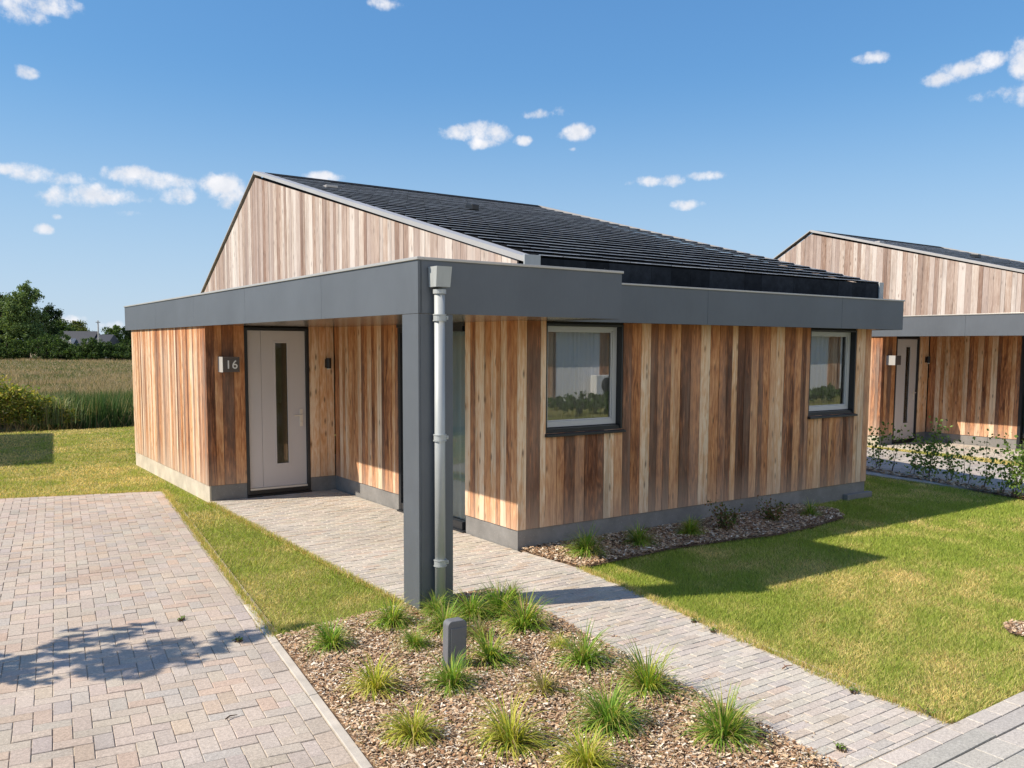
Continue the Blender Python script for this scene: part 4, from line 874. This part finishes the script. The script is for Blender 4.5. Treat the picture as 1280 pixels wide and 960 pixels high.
gd = a.build('glazed_door', 'frame', house, bevel=.002)
a = MB(); a.face([(.06, y0+f, z1-f), (.06, y1-f, z1-f), (.06, y1-f, z0+.09), (.06, y0+f, z0+.09)]); a.build('pane', 'porchglass', gd)
curtain(y0, y1-.5, .03, 2.25, 'v', .10, .015, .1, gd, 5)
# interior shell
a = MB(); a.box((.2, 3.4, 0), (L-.15, 3.48, 2.6)); a.box((3.0, .15, 0), (3.08, 3.4, 2.6)); a.box((.16, .15, 2.45), (L-.15, 8, 2.5)); a.build('interior_wall', 'inside', house)
a = MB(); a.box((.16, .15, -.05), (L-.15, 8, .04)); a.build('interior_floor', 'intfloor', house)

# neighbours: copies of the whole tree
h2 = copy_tree(house); h2.location = (OX, OY, 0); h2['label'] = 'second timber clad bungalow behind the young hedge at the right edge'
an = empty('timber_annex', (-5.67, 10.87, 0), R(-7.1), label='flat roofed timber annex left of the back lawn, casting the square lawn shadow', cat='annex')
boards((0, 0, 0), (-1, 0, 0), (0, -1, 0), 0, 6, .1, flat(2.3), seed=91).build('cladding', 'wood', an); boards((0, 0, 0), (0, 1, 0), (1, 0, 0), 0, 5.7, .1, flat(2.3), seed=92).build('cladding', 'wood', an)
a = MB(); a.box((-6, .03, -.2), (-.03, 5.7, 2.6)); a.build('core', 'core', an)
a = MB(); a.box((-6.1, -.05, 2.3), (.05, 5.85, 2.70)); a.build('fascia', 'fascia', an)
for h in (house, h2): h['group'] = 'timber clad bungalows'
for h in (h2,):
    for s in h.children:
        if s.name.startswith('number_sign'):
            for d_ in list(s.children):
                if d_.name.startswith('digits'): bpy.data.objects.remove(d_)

# house across the road, seen mirrored in the windows
opp = empty('terrace_house', (0, 0, 0), label='house across the road with white panels and timber strips, mirrored in the front windows', cat='house')
VO = -16.6; a = MB(); wdm = MB(); x = 4.; k = 0
while x < 34:
    wd = random.choice((1.2, 2.0, 1.5)) if k % 2 == 0 else random.choice((.5, .9))
    if k % 2 == 0: a.box((x, VO-.1, .1), (x+wd, VO, 2.7), (.8, .8, .8))
    else:
        s = x
        while s < x+wd-.01: wdm.box((s, VO-.1, .1), (min(s+.11, x+wd), VO+.01+random.uniform(0, .006), 2.7), (random.uniform(.1, .9), random.random(), .1)); s += .11
    x += wd; k += 1
a.build('wall_panels', 'panel', opp); wdm.build('timber_cladding', 'wood', opp)
a = MB(); a.box((3.7, VO-.5, 2.65), (34.3, VO+.48, 3.1)); a.build('fascia', 'fascia', opp)
a = MB(); a.prism([(4, VO-.1, 3.1), (4, VO-4, 4.6), (4, VO-8, 3.1)], (30, 0, 0), (.02, .022, .027)); a.build('roof', 'tile', opp)
a = MB(); a.box((4, VO-8, -.2), (34, VO-.1, 3.1)); a.build('wall', 'white', opp); a = MB(); a.box((3.98, VO-.08, -.2), (34.02, VO+.02, .1)); a.build('plinth', 'plinth', opp)
ac = empty('air_conditioner', (15.4, VO+.32, 0), label='white outdoor air conditioner unit mirrored in the nearer window', cat='air conditioner')
a = MB(); a.box((-.45, -.17, .35), (.45, .17, 1.05)); a.build('casing', 'white', ac, bevel=.02)
a = MB(); a.tube([(.05, .171, .7), (.05, .185, .7)], .27, 28); a.build('fan_grille', 'frame', ac)
a = MB(); a.box((-.38, -.15, 0), (-.32, .15, .35)); a.box((.32, -.15, 0), (.38, .15, .35)); a.build('bracket', 'frame', ac)

hg = empty('front_hedge', (0, 0, 0), label='loose green planting before the house across the road, mirrored in the windows', cat='hedge')
hl_ = [(x_, -15.2+random.uniform(-.2, .2), .42, .8, .5, random.uniform(.3, .6)) for x_ in np.arange(8, 30, .8)]
hl_ = [(a_, b_, .2, c_, d_, e_*.5) for a_, b_, z_, c_, d_, e_ in hl_]
hl_ += [(x_, -13.3+random.uniform(-.2, .2), .3, .7, .5, random.uniform(.2, .4)) for x_ in np.arange(3, 28, .9)]
V, C = crown(hl_, 26000, .10, PG, .8, 30); V[:, 2] = np.maximum(V[:, 2], 0); fast_mesh('foliage', V, 4, C, 'leaf', hg)
# ------------------------------------------------------------------ planting in the beds
def tuft_mesh(n, seed, pal, ln=.33, droop=.75):
    r = np.random.default_rng(seed); V, C = [], []
    for i in range(n):
        a = r.uniform(0, 6.28); b0 = abs(r.normal(0, .028)); bx, by = b0*math.cos(a+r.normal(0, .6)), b0*math.sin(a+r.normal(0, .6))
        Ln = ln*r.uniform(.5, 1.12); el = r.uniform(.25, 1.45); wd = r.uniform(.0026, .0046); dr_ = droop*r.uniform(.5, 1.3)*(1.25-el/1.6)
        c = np.array(pal[r.integers(0, len(pal))])*r.uniform(.75, 1.25); x, y, z = bx, by, 0.; e = el; px_, py_ = -math.sin(a)*wd, math.cos(a)*wd
        S = 6; P = [(x, y, z)]
        for s in range(S):
            x += math.cos(a)*math.cos(e)*Ln/S; y += math.sin(a)*math.cos(e)*Ln/S; z += math.sin(e)*Ln/S; e -= dr_*(.5+s*.32)*.55; z = max(z, .004); P.append((x, y, z)); a += r.normal(0, .06)
        for s in range(S):
            w0 = 1-.8*(s/S)**2; w1 = 1-.8*((s+1)/S)**2 if s < S-1 else .08; p, q = P[s], P[s+1]; cs = c*(1.15-.35*(s < 2)) if False else c
            V += [(p[0]-px_*w0, p[1]-py_*w0, p[2]), (p[0]+px_*w0, p[1]+py_*w0, p[2]), (q[0]+px_*w1, q[1]+py_*w1, q[2]), (q[0]-px_*w1, q[1]-py_*w1, q[2])]; C.append(cs)
    return np.array(V), np.array(C)
PGN = [(.17, .33, .035), (.23, .40, .05), (.11, .22, .03), (.32, .46, .07), (.42, .42, .10)]
PYL = [(.44, .48, .06), (.54, .53, .08), (.34, .42, .05), (.58, .50, .16), (.22, .32, .045)]
PDR = [(.24, .24, .07), (.34, .29, .12), (.16, .18, .045), (.40, .33, .17)]
PAL = {'g': PGN, 'y': PYL, 'd': PDR}
TUFTS = [ # px, py, size, kind, label
 (490, 784, .95, 'g', 'bright green sedge tuft at the back of the bed, left of the post'),
 (415, 812, .95, 'g', 'green sedge tuft nearest the lawn and driveway corner'),
 (521, 812, .60, 'g', 'smallest pale green sedge sprout between the post and the grey box'),
 (470, 866, 1.0, 'y', 'spreading yellow-green sedge tuft left of the grey box'),
 (566, 862, .80, 'g', 'green sedge tuft growing against the foot of the grey box'),
 (556, 792, 1.0, 'g', 'green sedge tuft at the foot of the zinc downpipe, behind the grey box'),
 (615, 830, .95, 'g', 'green sedge tuft just right of the grey box'),
 (518, 926, .95, 'y', 'yellow-green sedge tuft at the front left of the mulch bed'),
 (642, 936, 1.0, 'y', 'bright lime sedge tuft at the front centre of the mulch bed'),
 (680, 868, .85, 'd', 'dry olive sedge tuft in the middle of the mulch bed'),
 (625, 770, 1.05, 'g', 'tall dark green sedge tuft by the path kerb with upright tips'),
 (590, 775, .95, 'g', 'green sedge tuft immediately right of the downpipe foot'),
 (655, 788, 1.0, 'g', 'green sedge tuft at the path edge behind the bed'),
 (598, 800, .8, 'd', 'olive low sedge tuft between the pipe and the path edge'),
 (727, 832, 1.0, 'g', 'round deep green sedge tuft leaning towards the path'),
 (810, 866, 1.05, 'g', 'tall green sedge tuft overhanging the walkway edge'),
 (762, 914, 1.0, 'g', 'mid green sedge tuft in the right front of the mulch bed'),
 (904, 926, .95, 'g', 'spiky green sedge tuft nearest the path corner, furthest right in the bed'),
 (735, 966, .9, 'y', 'yellow sedge tuft cut by the bottom edge of the photo'),
 (733, 694, 1.05, 'g', 'half sunlit sedge tuft by the building corner plinth'),
 (800, 681, .95, 'g', 'shaded sedge tuft under the space right of the first window'),
 (862, 668, .85, 'g', 'shaded sedge tuft in the middle of the facade bed'),
 (1012, 645, .8, 'g', 'low shaded green clump at the far end of the facade bed'),
 (545, 770, .75, 'g', 'short sedge tuft touching the front of the post'),
 (640, 752, .7, 'g', 'wispy sedge tuft behind the others at the path kerb'),
 (700, 812, .55, 'y', 'small pale sedge sprig between two green tufts by the path')]
for i, (px, py, s, k, lb) in enumerate(TUFTS):
    p = at(px, py); n = {'g': 230, 'y': 190, 'd': 150}[k]
    rt = random.Random(900+i)
    V, C = tuft_mesh(int(2.1*n*(.55+.45*s)*rt.uniform(.6, 1.15)), 100+i, PAL[k]+PAL[k]+[(.48, .38, .18)]+(PAL['y'][:2] if i % 3 == 0 else []), (.34 if k != 'd' else .28)*rt.uniform(.85, 1.12), .55 if i in (10, 15, 17) else rt.uniform(.62, 1.0) if k != 'y' else rt.uniform(.95, 1.2)); th0 = rt.uniform(-.35, .35); V[:, 0] += V[:, 2]*th0*.6; V[:, 1] += V[:, 2]*rt.uniform(-.2, .2)
    o = fast_mesh('sedge_tuft', V, 4, C, 'leaf'); o.location = (p.x, p.y, .012); o.scale = (s*.86, s*.86, s*.84); tag(o, lb, 'sedge', 'sedge tufts planted in the mulch beds')
def leafy(loc, H, spread, nst, nlf, leaf, pal, seed, name, label, cat, group, stemc=(.12, .08, .05)):
    r = np.random.default_rng(seed); e = empty(name, loc, label=label, cat=cat, group=group); a = MB(); cen = []
    for i in range(nst):
        an = r.uniform(0, 6.28); h = H*r.uniform(.65, 1.05); b = r.normal(0, spread*.25, 2); P = []
        for t_ in np.linspace(0, 1, 6): P.append((b[0]+math.cos(an)*spread*t_**1.4+.02*math.sin(9*t_+i), b[1]+math.sin(an)*spread*t_**1.4+.02*math.cos(7*t_+i), h*t_))
        a.tube(P, [.005, .0045, .004, .0035, .0025, .0015], 5, stemc)
        for j in range(nlf):
            t_ = r.uniform(.12, 1); c_ = int(r.integers(0, 3)); f = t_*5; k = min(4, int(f)); q = np.array(P[k])*(1-(f-k))+np.array(P[k+1])*(f-k); cen.append(q+r.normal(0, (.045+.02*c_)*min(1, H/.45), 3))
    a.build('stem', 'bark', e); cen = np.array(cen); cen[:, 2] = np.maximum(cen[:, 2], .02); V, C = leaf_quads(cen, leaf, pal, 1.5); fast_mesh('leaves', V, 4, C, 'leaf', e); return e
PRD = [(.12, .13, .04), (.10, .15, .04), (.20, .10, .05), (.16, .16, .06)]
leafy((*at(905, 662)[:2], 0), .28, .22, 12, 34, .028, PRD, 1, 'low_shrub', 'low bronze-green shrub in the facade bed between the windows', 'shrub', 'low shrubs along the facade')
leafy((*at(965, 652)[:2], 0), .24, .20, 10, 30, .028, PRD, 2, 'low_shrub', 'smaller bronze-green shrub beyond it, left of the second window', 'shrub', 'low shrubs along the facade')
PHG = [(.12, .20, .045), (.16, .26, .06), (.24, .34, .09), (.09, .15, .035)]
HED = [((1099, 586), .86, 3, 42, 'leafy young hedge plant hiding the annex corner of the second house'), ((1117, 590), .80, 2, 24, 'thin young hedge plant in front of the second house door'), ((1140, 593), .72, 3, 30, 'short young hedge plant under the second house door handle'),
 ((1160, 597), .92, 4, 55, 'fullest young hedge plant, right of the second house door'), ((1187, 602), .82, 3, 40, 'young hedge plant with a dense top, before the timber wall'), ((1206, 606), .78, 2, 24, 'sparse young hedge plant beside a denser one before the timber wall'),
 ((1233, 611), .82, 2, 34, 'tall slender young hedge plant with bare lower stem'), ((1251, 616), .55, 2, 30, 'low young hedge plant with drooping pale leaves'), ((1273, 622), .95, 4, 55, 'bright green sunlit young hedge plant at the right edge'),
 ((1286, 626), .85, 3, 40, 'young hedge plant cut by the right edge of the photo')]
for i, ((px, py), H, ns, nl, lb) in enumerate(HED):
    p = at(px, py); leafy((p.x, p.y, 0), H, .16, ns, int(nl*2.2), .042, PHG+([(.22, .32, .06)] if i > 6 else []), 40+i, 'young_hedge_plant', lb, 'hedge plant', 'young hedge plants along the boundary')
# meter box
mb0 = at(571, 840)
e = MB(); pts = [(-.066, 0, -.1), (.066, 0, -.1), (.066, 0, .30)]
for k in range(7): an = math.pi/2*k/6; pts.append((.066-.03+.03*math.cos(an), 0, .30+.03*math.sin(an)))
for k in range(7): an = math.pi/2+math.pi/2*k/6; pts.append((-.066+.03+.03*math.cos(an), 0, .30+.03*math.sin(an)))
e.prism(pts, (0, .075, 0)); mb_ = e.build('utility_pillar', 'boxgrey', None, bevel=.006); mb_.location = (mb0.x, mb0.y, .0); mb_.rotation_euler = (0, R(1.2), R(-4)); tag(mb_, 'small dark grey utility pillar with rounded top standing in the mulch bed', 'utility box')
e = MB(); e.box((-.048, -.006, .10), (.054, .0, .285)); e.build('cover_panel', 'boxgrey', mb_, bevel=.003)
# weeds on paving
for i, (px, py, s, lb) in enumerate(((299, 802, .05, 'tiny weed growing in the driveway joints near the kerb'), (1160, 893, .09, 'bright green weed at the lawn corner by the path end'), (868, 777, .05, 'small weed in the path joints near the lawn'), (892, 790, .05, 'weed on the path edge beside the lawn'), (1066, 866, .05, 'flat weed among the path bricks'), (1050, 938, .05, 'little weed near the path and road joint'), (226, 775, .04, 'faint weed sprig in the middle of the driveway'))):
    p = at(px, py); leafy((p.x, p.y, 0), s*.4, s*.7, 4, 7, .012, [(.14, .25, .05), (.20, .30, .07)], 70+i, 'weed', lb, 'weed', 'weeds between the pavers')
# fallen twig
a = MB(); a.tube([(0, 0, .012), (.05, .01, .016), (.10, .0, .012)], [.004, .004, .002], 6, (.25, .12, .07)); a.tube([(.04, .01, .016), (.07, .045, .012)], [.003, .0015], 6, (.25, .12, .07)); o = a.build('fallen_twig', 'bark'); p = at(978, 838); o.location = (p.x, p.y, 0); tag(o, 'small reddish twig lying on the path bricks', 'twig')
a = MB(); a.tube([(0, 0, .010), (.03, .02, .014), (.07, .02, .010)], [.004, .004, .002], 6, (.1, .06, .04)); o = a.build('fallen_twig', 'bark'); p = at(282, 901); o.location = (p.x, p.y, 0); tag(o, 'short dark twig on the driveway near the kerb', 'twig')
# young trees left of the driveway, out of frame: their shade falls on it
def young(loc, H, lab, seed, lobes, n):
    r = empty('young_tree', loc, label=lab, cat='tree', group='young trees left of the driveway'); a = MB(); bc = (.16, .12, .09)
    a.tube([(0, 0, -.1), (.02, 0, H*.4), (0, .03, H*.95)], [.035, .028, .008], 8, bc)
    for l in lobes: a.tube([(0, 0, l[2]*.75), (l[0]*.6, l[1]*.6, l[2]*.95), (l[0]*1.2, l[1]*1.2, l[2]*1.03)], [.016, .01, .004], 6, bc)
    a.build('trunk', 'bark', r); V, C = crown(lobes, n, .075, PG, .7, 16); fast_mesh('crown', V, 4, C, 'leaf', r)
young((-7.0, .10, 0), 3.7, 'young tree left of the driveway whose shade crosses the near pavers', 3, [(.0, .0, 3.2, .3, .35, .3), (.35, -.15, 2.95, .45, .25, .16), (-.35, .3, 2.5, .5, .3, .16), (.1, -.1, 2.35, .4, .4, .16), (-.5, -.3, 2.05, .45, .3, .14), (.7, .1, 3.3, .45, .2, .12), (.3, .45, 2.8, .4, .25, .14)], 3600)
young((-7.4, 5.9, 0), 3.2, 'young tree left of the driveway top, shading its far corner', 4, [(0, 0, 2.6, .4, .4, .5), (.3, .2, 2.2, .4, .3, .3), (-.3, -.2, 1.9, .4, .3, .3), (.1, -.5, 2.3, .3, .35, .2)], 1300)
young((-6.9, 9.2, 0), 2.4, 'young tree beside the back lawn, out of frame', 5, [(0, 0, 1.7, .5, .5, .5), (.3, .5, 1.4, .4, .4, .4), (-.2, -.6, 1.4, .4, .4, .4)], 1500)
